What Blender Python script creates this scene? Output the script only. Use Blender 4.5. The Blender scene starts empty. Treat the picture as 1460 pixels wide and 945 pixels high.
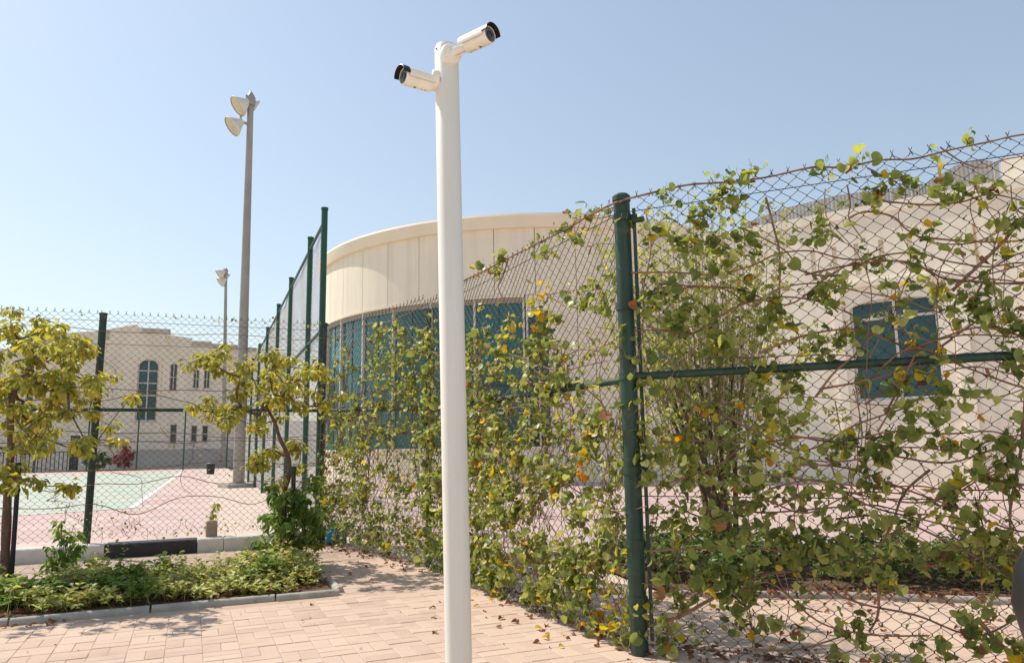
import bpy, math, random
import numpy as np
from mathutils import Vector, Matrix, noise

# ------------------------------------------------------------------ camera, sky, sun, exposure
scn = bpy.context.scene
COL = scn.collection
RIGHT = Vector((0.91907, -0.39373, -0.01680)); UP = Vector((-0.04531, -0.14790, 0.98796)); FWD = Vector((0.39147, 0.90725, 0.15377))
camd = bpy.data.cameras.new('camera'); camd.sensor_width = 36.0; camd.lens = 26.14
camd.clip_start = 0.05; camd.clip_end = 5000
cam = bpy.data.objects.new('camera', camd); COL.objects.link(cam)
m3 = Matrix((RIGHT, UP, -FWD)).transposed()
cam.matrix_world = Matrix.Translation((0, 0, 1.2)) @ m3.to_4x4()
scn.camera = cam

SUN_EL = math.radians(51); SUN_AZ = math.atan2(-0.62, 0.785)
wd = bpy.data.worlds.new('World'); scn.world = wd; wd.use_nodes = True
nt = wd.node_tree; bg = nt.nodes['Background']
sky = nt.nodes.new('ShaderNodeTexSky'); sky.sky_type = 'NISHITA'; sky.sun_disc = False
sky.sun_elevation = SUN_EL; sky.sun_rotation = SUN_AZ; sky.altitude = 0; sky.air_density = 1.45; sky.dust_density = 0.8; sky.ozone_density = 4.0
gam = nt.nodes.new('ShaderNodeGamma'); gam.inputs[1].default_value = 0.75
hsv = nt.nodes.new('ShaderNodeHueSaturation'); hsv.inputs['Saturation'].default_value = 0.82
nt.links.new(sky.outputs[0], gam.inputs[0]); nt.links.new(gam.outputs[0], hsv.inputs['Color']); nt.links.new(hsv.outputs[0], bg.inputs[0]); bg.inputs[1].default_value = 0.149
sd = bpy.data.lights.new('sun', 'SUN'); sd.energy = 3.25; sd.angle = math.radians(0.53); sd.color = (1.0, 0.93, 0.83)
so = bpy.data.objects.new('sun', sd); COL.objects.link(so)
sdir = Vector((math.sin(SUN_AZ) * math.cos(SUN_EL), math.cos(SUN_AZ) * math.cos(SUN_EL), math.sin(SUN_EL)))
so.rotation_euler = sdir.to_track_quat('Z', 'Y').to_euler(); so.location = (0, 0, 40)
vs = scn.view_settings; vs.view_transform = 'Standard'; vs.look = 'None'; vs.gamma = 1; vs.use_curve_mapping = False
vs.exposure = 0.62

rnd = random.Random(7)
npr = np.random.default_rng(7)
YAW = math.radians(23.34)
CR = Vector((math.cos(YAW), -math.sin(YAW), 0)); CF = Vector((math.sin(YAW), math.cos(YAW), 0))

# ------------------------------------------------------------------ materials
def new_mat(name):
    m = bpy.data.materials.new(name); m.use_nodes = True
    return m, m.node_tree, m.node_tree.nodes['Principled BSDF']

def mix_color(nt, fac, a, b):
    n = nt.nodes.new('ShaderNodeMix'); n.data_type = 'RGBA'
    for s, v in ((0, fac), (6, a), (7, b)):
        if isinstance(v, (int, float)): n.inputs[s].default_value = v
        elif isinstance(v, tuple): n.inputs[s].default_value = (*v, 1)
        else: nt.links.new(v, n.inputs[s])
    return n.outputs[2]

def noise_node(nt, scale, detail=4, vec=None, rough=0.55):
    n = nt.nodes.new('ShaderNodeTexNoise'); n.inputs['Scale'].default_value = scale; n.inputs['Detail'].default_value = detail
    n.inputs['Roughness'].default_value = rough
    if vec is not None: nt.links.new(vec, n.inputs['Vector'])
    return n.outputs[0]

def ramp(nt, fac, stops):
    n = nt.nodes.new('ShaderNodeValToRGB'); e = n.color_ramp.elements
    while len(e) < len(stops): e.new(0.5)
    for el, (p, c) in zip(e, stops):
        el.position = p; el.color = (*c, 1) if isinstance(c, tuple) else (c, c, c, 1)
    nt.links.new(fac, n.inputs[0]); return n.outputs[0]

def wpos(nt):
    return nt.nodes.new('ShaderNodeNewGeometry').outputs['Position']

def plain(name, col, rough=0.6, var=0.12, scale=3.0, bump=0.0, bscale=40, metal=0.0, spec=0.5, dirt=None, streak=None):
    m, nt, b = new_mat(name); p = wpos(nt)
    f = ramp(nt, noise_node(nt, scale, 5, p), [(0.3, 0.0), (0.7, 1.0)])
    c = mix_color(nt, f, tuple(x * (1 - var) for x in col), tuple(min(1, x * (1 + var)) for x in col))
    if dirt:
        d = ramp(nt, noise_node(nt, dirt[1], 6, p, 0.7), [(dirt[3], 0.0), (min(1, dirt[3] + 0.2), dirt[2])])
        c = mix_color(nt, d, c, dirt[0])
    if streak:
        mp = nt.nodes.new('ShaderNodeMapping'); mp.inputs['Scale'].default_value = (streak[2], streak[2], streak[2] * 0.06); nt.links.new(p, mp.inputs['Vector'])
        d = ramp(nt, noise_node(nt, 1.0, 6, mp.outputs[0], 0.65), [(0.46, 0.0), (0.78, streak[1])])
        c = mix_color(nt, d, c, streak[0])
    nt.links.new(c, b.inputs['Base Color']); b.inputs['Roughness'].default_value = rough
    b.inputs['Metallic'].default_value = metal; b.inputs['Specular IOR Level'].default_value = spec
    if bump:
        bn = nt.nodes.new('ShaderNodeBump'); bn.inputs['Strength'].default_value = bump; bn.inputs['Distance'].default_value = 0.01
        nt.links.new(noise_node(nt, bscale, 5, p), bn.inputs['Height']); nt.links.new(bn.outputs[0], b.inputs['Normal'])
    return m

def rand_val(nt):
    """one random number for each piece, whether it is an object of its own or an island of a joined mesh"""
    a = nt.nodes.new('ShaderNodeObjectInfo').outputs['Random']; g = nt.nodes.new('ShaderNodeNewGeometry').outputs['Random Per Island']
    s = nt.nodes.new('ShaderNodeMath'); s.operation = 'ADD'; nt.links.new(a, s.inputs[0]); nt.links.new(g, s.inputs[1])
    f = nt.nodes.new('ShaderNodeMath'); f.operation = 'FRACT'; nt.links.new(s.outputs[0], f.inputs[0])
    return f.outputs[0]

def leaf_mat(name, stops, trans=0.45, rough=0.45):
    m, nt, b = new_mat(name)
    c = ramp(nt, rand_val(nt), stops)
    nz = noise_node(nt, 60, 3, wpos(nt))
    c = mix_color(nt, ramp(nt, nz, [(0.35, 0.0), (0.75, 0.45)]), c, tuple(min(1, x * 1.5 + 0.01) for x in stops[len(stops) // 2][1]))
    nt.links.new(c, b.inputs['Base Color']); b.inputs['Roughness'].default_value = rough; b.inputs['Specular IOR Level'].default_value = 0.35
    t = nt.nodes.new('ShaderNodeBsdfTranslucent')
    br = nt.nodes.new('ShaderNodeHueSaturation'); br.inputs['Value'].default_value = 1.5; br.inputs['Saturation'].default_value = 1.1
    nt.links.new(c, br.inputs['Color']); nt.links.new(br.outputs[0], t.inputs['Color'])
    mx = nt.nodes.new('ShaderNodeMixShader'); mx.inputs[0].default_value = trans
    nt.links.new(b.outputs[0], mx.inputs[1]); nt.links.new(t.outputs[0], mx.inputs[2])
    nt.links.new(mx.outputs[0], nt.nodes['Material Output'].inputs[0])
    return m

M = {}
def paver_mat():
    m, nt, b = new_mat('paver_concrete'); p = wpos(nt)
    c = ramp(nt, rand_val(nt), [(0.0, (0.47, 0.325, 0.252)), (0.35, (0.55, 0.382, 0.298)), (0.7, (0.62, 0.465, 0.36)), (1.0, (0.51, 0.37, 0.30))])
    dust = ramp(nt, noise_node(nt, 1.1, 6, p, 0.65), [(0.36, 0.05), (0.66, 0.85)])
    c = mix_color(nt, dust, c, (0.64, 0.485, 0.365))
    st = ramp(nt, noise_node(nt, 3.5, 6, p, 0.7), [(0.58, 0.0), (0.74, 0.5)])
    c = mix_color(nt, st, c, (0.40, 0.275, 0.205))
    sp = ramp(nt, noise_node(nt, 160, 4, p, 0.7), [(0.3, 0.0), (0.8, 0.35)])
    c = mix_color(nt, sp, c, (0.36, 0.27, 0.22))
    nt.links.new(c, b.inputs['Base Color']); b.inputs['Roughness'].default_value = 0.9; b.inputs['Specular IOR Level'].default_value = 0.2
    bn = nt.nodes.new('ShaderNodeBump'); bn.inputs['Strength'].default_value = 0.25; bn.inputs['Distance'].default_value = 0.004
    nt.links.new(noise_node(nt, 90, 6, p), bn.inputs['Height']); nt.links.new(bn.outputs[0], b.inputs['Normal'])
    return m
def brick_sheet_mat(name, c1, c2, mortar, w=0.21, dust=(0.6, 0.5, 0.4)):
    """paving too far off to tell its pieces apart"""
    m, nt, b = new_mat(name); p = wpos(nt)
    bt = nt.nodes.new('ShaderNodeTexBrick'); nt.links.new(p, bt.inputs['Vector'])
    bt.inputs['Color1'].default_value = (*c1, 1); bt.inputs['Color2'].default_value = (*c2, 1); bt.inputs['Mortar'].default_value = (*mortar, 1)
    bt.inputs['Scale'].default_value = 1.0; bt.inputs['Brick Width'].default_value = w; bt.inputs['Row Height'].default_value = w / 2
    bt.inputs['Mortar Size'].default_value = 0.004
    d = ramp(nt, noise_node(nt, 0.5, 6, p, 0.65), [(0.4, 0.0), (0.75, 0.6)])
    c = mix_color(nt, d, bt.outputs[0], dust)
    nt.links.new(c, b.inputs['Base Color']); b.inputs['Roughness'].default_value = 0.9; b.inputs['Specular IOR Level'].default_value = 0.2
    return m
M['paver'] = paver_mat()
M['bed'] = plain('joint_sand', (0.48, 0.355, 0.265), 0.95, 0.15, 6, 0.3, 120, spec=0.1)
M['sand'] = plain('sand_ground', (0.64, 0.53, 0.41), 0.95, 0.1, 0.3, 0.3, 60, spec=0.1)
M['soil'] = plain('planter_soil', (0.13, 0.085, 0.055), 0.95, 0.35, 9, 0.8, 50, spec=0.1)
M['pink'] = brick_sheet_mat('pink_paving', (0.46, 0.33, 0.29), (0.52, 0.38, 0.335), (0.40, 0.31, 0.27), dust=(0.54, 0.43, 0.37))
M['apron'] = plain('pink_court_paint', (0.50, 0.335, 0.305), 0.8, 0.1, 0.6, dirt=((0.58, 0.47, 0.40), 0.9, 0.8, 0.42))
M['green_court'] = plain('green_court_paint', (0.36, 0.45, 0.365), 0.7, 0.08, 0.5, dirt=((0.52, 0.46, 0.37), 0.9, 0.8, 0.42))
M['beige'] = plain('beige_paving', (0.56, 0.44, 0.36), 0.9, 0.08, 1.2)
M['line'] = plain('white_line', (0.72, 0.70, 0.66), 0.7, 0.08, 4)
M['kwhite'] = plain('white_kerb_paint', (0.66, 0.63, 0.57), 0.7, 0.08, 8, 0.3, 60, dirt=((0.36, 0.30, 0.24), 5, 0.8, 0.56))
M['kblack'] = plain('black_kerb_paint', (0.018, 0.018, 0.02), 0.5, 0.3, 8, 0.3, 60, dirt=((0.16, 0.13, 0.11), 6, 0.6, 0.6))
M['concrete'] = plain('grey_concrete', (0.40, 0.365, 0.31), 0.85, 0.2, 7, 0.5, 70, dirt=((0.15, 0.12, 0.09), 6, 0.7, 0.55))
M['postgreen'] = plain('green_post_paint', (0.010, 0.041, 0.026), 0.5, 0.2, 6, 0.1, 30, dirt=((0.15, 0.15, 0.115), 7, 0.55, 0.55), streak=((0.10, 0.085, 0.05), 0.5, 20))
M['courtgreen'] = plain('court_post_green', (0.010, 0.075, 0.046), 0.5, 0.15, 6)
M['wire'] = plain('coated_wire', (0.085, 0.08, 0.07), 0.65, 0.25, 5, spec=0.25)
M['wirepale'] = plain('pale_galvanised_wire', (0.50, 0.50, 0.47), 0.6, 0.15, 5)
M['wiregrey'] = plain('galvanised_wire', (0.13, 0.13, 0.115), 0.6, 0.3, 5, spec=0.3)
M['white_metal'] = plain('off_white_powder_coat', (0.79, 0.76, 0.69), 0.42, 0.03, 2.5, 0.04, 25, dirt=((0.60, 0.53, 0.43), 3.2, 0.35, 0.58), streak=((0.58, 0.52, 0.43), 0.35, 14))
M['camwhite'] = plain('camera_housing_white', (0.84, 0.79, 0.70), 0.4, 0.03, 12)
M['black_plastic'] = plain('black_plastic', (0.008, 0.008, 0.009), 0.45, 0.1, 10)
M['lensring'] = plain('lens_grey', (0.10, 0.10, 0.11), 0.4, 0.1, 20)
M['glass_dark'] = plain('lens_glass', (0.008, 0.010, 0.014), 0.06, 0.0, 5, spec=0.8)
M['steel'] = plain('galvanised_steel', (0.36, 0.325, 0.28), 0.5, 0.12, 1.5, metal=0.35)
M['reflector'] = plain('lamp_reflector', (0.66, 0.63, 0.56), 0.4, 0.05, 6)
M['lampglass'] = plain('lamp_glass', (0.50, 0.45, 0.30), 0.2, 0.06, 6)
M['drum'] = plain('cream_cladding', (0.86, 0.755, 0.60), 0.75, 0.03, 0.8, 0.05, 60, dirt=((0.76, 0.66, 0.52), 0.7, 0.4, 0.55), streak=((0.58, 0.48, 0.36), 0.5, 2.2))
M['cornice'] = plain('cream_cornice', (0.84, 0.72, 0.55), 0.75, 0.05, 1.2, dirt=((0.62, 0.5, 0.37), 1.2, 0.5, 0.55))
M['joint'] = plain('cladding_joint', (0.34, 0.29, 0.23), 0.9, 0.1, 2)
M['wall'] = plain('cream_render', (0.87, 0.785, 0.645), 0.85, 0.04, 0.7, 0.15, 60, dirt=((0.76, 0.645, 0.50), 0.9, 0.45, 0.58), streak=((0.60, 0.48, 0.35), 0.55, 1.8))
M['wallfar'] = plain('sand_render', (0.85, 0.735, 0.585), 0.9, 0.06, 0.5, 0.15, 30, dirt=((0.74, 0.64, 0.52), 0.4, 0.5, 0.5), streak=((0.58, 0.49, 0.39), 0.5, 1.0))
M['plinth'] = plain('grey_plinth', (0.50, 0.45, 0.39), 0.9, 0.1, 1.0)
M['glass'] = plain('teal_glass', (0.018, 0.12, 0.145), 0.05, 0.15, 0.6, spec=1.0)
def glass_mat(name, c0, c1, wav):
    m, nt, b = new_mat(name); p = wpos(nt)
    c = mix_color(nt, nt.nodes.new('ShaderNodeObjectInfo').outputs['Random'], c0, c1)
    blind = ramp(nt, noise_node(nt, 0.35, 2, p), [(0.45, 0.0), (0.62, 0.6)]); c = mix_color(nt, blind, c, tuple(x * 0.35 for x in c0))
    nt.links.new(c, b.inputs['Base Color']); b.inputs['Roughness'].default_value = 0.04; b.inputs['Specular IOR Level'].default_value = 0.6
    bn = nt.nodes.new('ShaderNodeBump'); bn.inputs['Strength'].default_value = wav; bn.inputs['Distance'].default_value = 0.05
    nt.links.new(noise_node(nt, 0.9, 2, p), bn.inputs['Height']); nt.links.new(bn.outputs[0], b.inputs['Normal'])
    return m
M['glass'] = glass_mat('teal_glass', (0.012, 0.10, 0.10), (0.024, 0.165, 0.165), 0.12)
M['glassdeep'] = glass_mat('deep_teal_glass', (0.010, 0.055, 0.062), (0.014, 0.075, 0.085), 0.12)
M['glassdark'] = plain('dark_glass', (0.018, 0.03, 0.035), 0.08, 0.15, 0.6, spec=0.7)
M['frame'] = plain('white_frame', (0.62, 0.58, 0.51), 0.6, 0.05, 3)
M['screen'] = plain('grey_sheet_metal', (0.36, 0.34, 0.315), 0.6, 0.1, 0.9, metal=0.1, dirt=((0.27, 0.25, 0.22), 0.8, 0.6, 0.5))
M['stain'] = plain('rust_stain', (0.50, 0.34, 0.17), 0.9, 0.1, 8)
M['bark'] = plain('brown_bark', (0.17, 0.105, 0.07), 0.9, 0.3, 25, 0.8, 60)
M['barkpale'] = plain('pale_bark', (0.46, 0.37, 0.25), 0.9, 0.25, 25, 0.5, 60)
M['stem'] = plain('vine_stem', (0.235, 0.125, 0.08), 0.75, 0.35, 12, 0.4, 80)
M['stemgreen'] = plain('young_stem', (0.26, 0.24, 0.10), 0.7, 0.25, 12)
M['darkpipe'] = plain('dark_stake', (0.02, 0.018, 0.018), 0.6, 0.2, 8)
M['blue'] = plain('blue_plastic', (0.03, 0.22, 0.34), 0.35, 0.3, 14)
M['stub'] = plain('weathered_block', (0.40, 0.29, 0.20), 0.9, 0.15, 10, 0.4, 60)
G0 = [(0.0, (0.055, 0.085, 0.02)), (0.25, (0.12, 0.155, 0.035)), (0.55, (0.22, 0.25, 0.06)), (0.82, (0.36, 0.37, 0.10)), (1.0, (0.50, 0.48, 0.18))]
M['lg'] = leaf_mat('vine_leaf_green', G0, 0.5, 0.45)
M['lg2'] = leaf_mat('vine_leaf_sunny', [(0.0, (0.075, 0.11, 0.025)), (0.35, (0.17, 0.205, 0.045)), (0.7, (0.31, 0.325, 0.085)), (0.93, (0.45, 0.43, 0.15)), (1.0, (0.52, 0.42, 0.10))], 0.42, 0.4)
M['ly'] = leaf_mat('leaf_yellow', [(0.0, (0.34, 0.34, 0.05)), (0.5, (0.50, 0.38, 0.035)), (1.0, (0.60, 0.34, 0.03))], 0.5)
M['lo'] = leaf_mat('leaf_orange', [(0.0, (0.55, 0.26, 0.02)), (1.0, (0.50, 0.18, 0.02))], 0.5)
M['lb'] = leaf_mat('leaf_dry_brown', [(0.0, (0.14, 0.05, 0.025)), (0.5, (0.22, 0.09, 0.04)), (1.0, (0.32, 0.16, 0.07))], 0.15, 0.8)
M['tree'] = leaf_mat('tree_leaf', [(0.0, (0.13, 0.145, 0.03)), (0.35, (0.27, 0.275, 0.055)), (0.7, (0.43, 0.405, 0.10)), (0.93, (0.57, 0.46, 0.08)), (1.0, (0.64, 0.40, 0.04))], 0.4)
M['sucker'] = leaf_mat('sucker_leaf', [(0.0, (0.06, 0.11, 0.022)), (0.5, (0.15, 0.23, 0.045)), (1.0, (0.31, 0.38, 0.10))], 0.45)
M['cover'] = leaf_mat('variegated_leaf', [(0.0, (0.09, 0.12, 0.03)), (0.25, (0.22, 0.25, 0.06)), (0.55, (0.42, 0.42, 0.12)), (0.85, (0.62, 0.59, 0.24)), (1.0, (0.74, 0.70, 0.42))], 0.4)
M['hedge'] = leaf_mat('hedge_leaf', [(0.0, (0.05, 0.08, 0.022)), (0.5, (0.11, 0.16, 0.04)), (1.0, (0.28, 0.32, 0.09))], 0.35)
M['shrub'] = leaf_mat('shrub_leaf', [(0.0, (0.11, 0.14, 0.03)), (0.5, (0.26, 0.28, 0.065)), (0.9, (0.44, 0.43, 0.13)), (1.0, (0.56, 0.42, 0.08))], 0.5)
M['red'] = leaf_mat('red_flower', [(0.0, (0.10, 0.05, 0.035)), (1.0, (0.26, 0.07, 0.06))], 0.3)

# ------------------------------------------------------------------ mesh helpers
class MB:
    def __init__(s): s.v = []; s.f = []; s.mi = []; s.cur = 0
    def add(s, vs, fs):
        o = len(s.v); s.v.extend([tuple(x) for x in vs]); s.f.extend([tuple(i + o for i in f) for f in fs]); s.mi.extend([s.cur] * len(fs))
        return s
    def box(s, c, size, rz=0.0, ch=0.0):
        x, y, z = (d / 2 for d in size); R = Matrix.Rotation(rz, 3, 'Z'); c = Vector(c)
        P = [(-x, -y, -z), (x, -y, -z), (x, y, -z), (-x, y, -z), (-x, -y, z), (x, -y, z), (x, y, z), (-x, y, z)]
        F = [(3, 2, 1, 0), (0, 1, 5, 4), (1, 2, 6, 5), (2, 3, 7, 6), (3, 0, 4, 7), (4, 5, 6, 7)]
        if ch:
            P = P[:4] + [(-x, -y, z - ch), (x, -y, z - ch), (x, y, z - ch), (-x, y, z - ch), (-x + ch, -y + ch, z), (x - ch, -y + ch, z), (x - ch, y - ch, z), (-x + ch, y - ch, z)]
            F = F[:5] + [(4, 5, 9, 8), (5, 6, 10, 9), (6, 7, 11, 10), (7, 4, 8, 11), (8, 9, 10, 11)]
        return s.add([R @ Vector(p) + c for p in P], F)
    def obox(s, o, u, v, w):
        """box from corner o along the three edge vectors"""
        o, u, v, w = (Vector(q) for q in (o, u, v, w))
        P = [o, o + u, o + u + v, o + v, o + w, o + u + w, o + u + v + w, o + v + w]
        return s.add(P, [(3, 2, 1, 0), (0, 1, 5, 4), (1, 2, 6, 5), (2, 3, 7, 6), (3, 0, 4, 7), (4, 5, 6, 7)])
    def tube(s, pts, rad, n=8, cap=True):
        pts = [Vector(p) for p in pts]; k = len(pts)
        rad = [rad] * k if isinstance(rad, (int, float)) else rad
        prev = None; V = []; F = []
        for i, p in enumerate(pts):
            t = (pts[min(i + 1, k - 1)] - pts[max(i - 1, 0)]).normalized()
            if prev is None:
                a = Vector((0, 0, 1)) if abs(t.z) < 0.9 else Vector((1, 0, 0)); prev = t.cross(a).normalized()
            else:
                prev = (prev - t * prev.dot(t)).normalized()
            b = t.cross(prev)
            for j in range(n):
                a = 2 * math.pi * j / n; V.append(p + (prev * math.cos(a) + b * math.sin(a)) * rad[i])
        for i in range(k - 1):
            for j in range(n):
                F.append((i * n + j, i * n + (j + 1) % n, (i + 1) * n + (j + 1) % n, (i + 1) * n + j))
        if cap: F.append(tuple(range(n - 1, -1, -1))); F.append(tuple((k - 1) * n + j for j in range(n)))
        return s.add(V, F)
    def lathe(s, o, axis, prof, n=24, a0=0.0, a1=2 * math.pi, ref=None):
        """revolve (distance along axis, radius) pairs about axis"""
        o = Vector(o); t = Vector(axis).normalized()
        if ref is None: ref = Vector((0, 0, 1)) if abs(t.z) < 0.9 else Vector((1, 0, 0))
        e1 = (Vector(ref) - t * t.dot(Vector(ref))).normalized(); e2 = t.cross(e1)
        full = abs(a1 - a0 - 2 * math.pi) < 1e-6; m = n if full else n + 1; V = []; F = []
        for d, r in prof:
            for j in range(m):
                a = a0 + (a1 - a0) * j / n; V.append(o + t * d + (e1 * math.cos(a) + e2 * math.sin(a)) * r)
        for i in range(len(prof) - 1):
            for j in range(n if full else n):
                j2 = (j + 1) % m; F.append((i * m + j, i * m + j2, (i + 1) * m + j2, (i + 1) * m + j))
        return s.add(V, F)
    def mesh(s, name, mats, smooth=False):
        me = bpy.data.meshes.new(name); me.from_pydata(s.v, [], s.f)
        for m in (mats if isinstance(mats, (list, tuple)) else [mats]): me.materials.append(m)
        if any(s.mi): me.polygons.foreach_set('material_index', s.mi)
        if smooth: me.polygons.foreach_set('use_smooth', [True] * len(me.polygons))
        me.update(); return me
    def obj(s, name, mats, parent=None, smooth=False):
        return link(name, s.mesh(name, mats, smooth), parent)

def link(name, data, parent=None, loc=None):
    o = bpy.data.objects.new(name, data); COL.objects.link(o)
    if parent is not None:
        o.parent = parent; pl = parent.location
        o.matrix_parent_inverse = Matrix.Translation(-pl) if parent.type == 'EMPTY' and parent.parent is None else Matrix.Identity(4)
    if loc is not None: o.location = loc
    return o
def tag(o, label=None, cat=None, group=None, kind=None):
    if label: o['label'] = label
    if cat: o['category'] = cat
    if group: o['group'] = group
    if kind: o['kind'] = kind
    return o
def thing(name, loc, label, cat, group=None):
    o = bpy.data.objects.new(name, None); COL.objects.link(o); o.location = loc; o.empty_display_size = 0.2
    return tag(o, label, cat, group)
def smooth_angle(me, deg=35):
    me.polygons.foreach_set('use_smooth', [True] * len(me.polygons))
    try: me.set_sharp_from_angle(angle=math.radians(deg))
    except Exception: pass
def sobj(mb, name, mats, parent=None, deg=40):
    o = mb.obj(name, mats, parent); smooth_angle(o.data, deg); return o
def struct(name, mb, mat): return tag(mb.obj(name, mat), kind='structure')
def sheet(name, poly, z, mat, thick=0.0):
    n = len(poly); mb = MB()
    V = [(x, y, z) for x, y in poly]; F = [tuple(range(n))]
    if thick:
        V += [(x, y, z - thick) for x, y in poly]; F += [(i, i + n, (i + 1) % n + n, (i + 1) % n) for i in range(n)]
    return struct(name, mb.add(V, F), mat)
def spline(pts, per=5):
    """Catmull-Rom through the points"""
    P = [Vector(p) for p in pts]; out = []
    for i in range(len(P) - 1):
        p0, p1, p2, p3 = P[max(i - 1, 0)], P[i], P[i + 1], P[min(i + 2, len(P) - 1)]
        for k in range(per):
            t = k / per
            out.append(0.5 * ((2 * p1) + (p2 - p0) * t + (2 * p0 - 5 * p1 + 4 * p2 - p3) * t * t + (3 * p1 - p0 - 3 * p2 + p3) * t ** 3))
    return out + [P[-1]]
def px(P):
    """where a point falls in a 1460 x 945 frame (only to choose which pavers and leaves show largest)"""
    d = Vector(P) - Vector((0, 0, 1.2)); w = d.dot(FWD)
    return (730 + 1060 * d.dot(RIGHT) / w, 472.5 - 1060 * d.dot(UP) / w, w) if w > 0.1 else (-9999, -9999, w)
def inside(poly, x, y):
    c = False; n = len(poly)
    for i in range(n):
        (x1, y1), (x2, y2) = poly[i], poly[(i + 1) % n]
        if (y1 > y) != (y2 > y) and x < (x2 - x1) * (y - y1) / (y2 - y1) + x1: c = not c
    return c

# leaves: (vertices, faces) in a plane, stalk at the origin, tip along +Y, up +Z
def leaf_shape(kind, seed=0):
    r = random.Random(seed); V = [(0, 0.42, 0.0)]; n = 12; fold = r.choice((.1, .3, .55, .9)); curl = r.uniform(-.3, 1.1); wid = r.uniform(.72, 1.1)
    for i in range(n):
        a = 2 * math.pi * (i + 0.5) / n - math.pi / 2
        if kind == 'kidney': R = 0.5 * (1 - 0.5 * math.exp(-((i - 5.5 - (-6 if i < 6 else 6)) / 0.9) ** 2) ) ; x = R * math.cos(a) * 1.12; y = 0.42 + R * math.sin(a) * 0.92
        elif kind == 'ovate': x = 0.33 * math.cos(a) * (1 - 0.35 * math.sin(a)); y = 0.5 + 0.52 * math.sin(a)
        else: x = 0.30 * math.cos(a) * (1 + 0.4 * math.sin(a)); y = 0.5 + 0.5 * math.sin(a)
        z = fold * abs(x) + 0.07 * r.uniform(-1, 1) - curl * (y - 0.4) ** 2 * (1 if kind == 'kidney' else 2.2)
        V.append((x * wid, y, z))
    return V, [(0, i + 1, (i + 1) % n + 1) for i in range(n)]
def small_leaf(kind, seed=0):
    r = random.Random(seed); w = {'ovate': 0.27, 'obovate': 0.25, 'kidney': 0.42}[kind]; ym = {'ovate': 0.38, 'obovate': 0.62, 'kidney': 0.42}[kind]
    V = [(0, 0, 0), (-w, ym, 0.10 + r.uniform(-.04, .04)), (0, ym, -0.02), (w, ym, 0.10 + r.uniform(-.04, .04)), (-w * .7, ym + .28, 0.0), (w * .7, ym + .28, 0.0), (0, 1.0, -0.16)]
    return V, [(0, 2, 1), (0, 3, 2), (1, 2, 4), (2, 3, 5), (2, 6, 4), (2, 5, 6)]
KID = [leaf_shape('kidney', i) for i in range(8)] + [leaf_shape('ovate', i) for i in (31, 32)]
SML = {k: [small_leaf(k, i) for i in range(3)] for k in ('ovate', 'obovate', 'kidney')}
def basis(n, t):
    n = n.normalized(); t = (t - n * t.dot(n))
    t = t.normalized() if t.length > 1e-4 else n.orthogonal().normalized()
    return Matrix((t.cross(n), t, n)).transposed()
class Cloud:
    def __init__(s): s.mb = MB()
    def leaf(s, shape, pos, n, t, size, mi=0):
        R = np.array(basis(n, t)) * size; v = np.array(shape[0]) @ R.T + np.array(pos)
        s.mb.cur = mi; s.mb.add(v.tolist(), shape[1])
def rvec(r=rnd):
    while True:
        v = Vector((r.uniform(-1, 1), r.uniform(-1, 1), r.uniform(-1, 1)))
        if 0.05 < v.length < 1: return v.normalized()

# ------------------------------------------------------------------ ground, paving, court
FENCE_LINE = [(1.63, 10.44), (2.28, 7.65), (2.46, 3.905), (4.75, 1.394)]
struct('ground', MB().add([(-900, -900, -0.05), (900, -900, -0.05), (900, 1800, -0.05), (-900, 1800, -0.05)], [(0, 1, 2, 3)]), M['sand'])
PAVE = [(-9, 0.6), (8.5, 0.6), (8.5, 2.2), (3.62, 5.32), (3.1, 7.4), (2.6, 10.12), (-9, 10.12)]
pavement = sheet('pavement', PAVE, -0.0035, M['bed'])
PLANT = [(-9, 6.66), (1.18, 6.66), (1.18, 8.48), (-9, 8.48)]
PLANT_R = [(3.70, 5.20), (4.76, 4.58), (5.5, 3.98), (9.0, 1.2), (10.4, 2.8), (6.2, 6.6), (5.2, 7.9), (4.0, 7.6)]
sheet('planter_soil', [(-9, 6.68), (1.16, 6.68), (1.16, 8.46), (-9, 8.46)], 0.035, M['soil'], 0.06)
sheet('planter_soil', PLANT_R, 0.035, M['soil'], 0.06)
sheet('court_ground', [(-60, 10.36), (1.75, 10.36), (2.7, 70), (-60, 70)], 0.096, M['beige'], 0.12)
sheet('court_apron', [(-60, 10.75), (0.35, 10.75), (1.0, 52), (-60, 52)], 0.100, M['apron'])
sheet('sports_court', [(-40, 16.7), (-3.0, 16.7), (-1.06, 17.45), (-0.40, 47.7), (-40, 47.7)], 0.104, M['green_court'])
ln = MB()
for a, b in (((-40, 16.66), (-3.0, 16.66)), ((-3.0, 16.66), (-1.03, 17.43)), ((-1.03, 17.43), (-0.37, 47.7)), ((-40, 47.7), (-0.37, 47.7))):
    d = Vector((b[0] - a[0], b[1] - a[1], 0)).normalized(); n = Vector((-d.y, d.x, 0)) * 0.06
    A = Vector((*a, 0.108)); B = Vector((*b, 0.108)); ln.add([A - n, B - n, B + n, A + n], [(0, 1, 2, 3)])
for k in range(24):
    a0 = math.pi * k / 24; a1 = math.pi * (k + 1) / 24; c = Vector((-4.2, 21.5, 0.108))
    ln.add([c + Vector((math.cos(a) * r, math.sin(a) * r * -1, 0)) for a, r in ((a0, 1.8), (a1, 1.8), (a1, 1.92), (a0, 1.92))], [(3, 2, 1, 0)])
struct('court_line', ln, M['line'])
sheet('side_paving', [(2.62, 10.1), (3.12, 7.45), (3.95, 7.65), (5.2, 7.95), (6.3, 6.7), (10.5, 2.8), (40, -20), (60, 60), (3.2, 70), (1.9, 12)], 0.06, M['pink'], 0.1)

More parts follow.
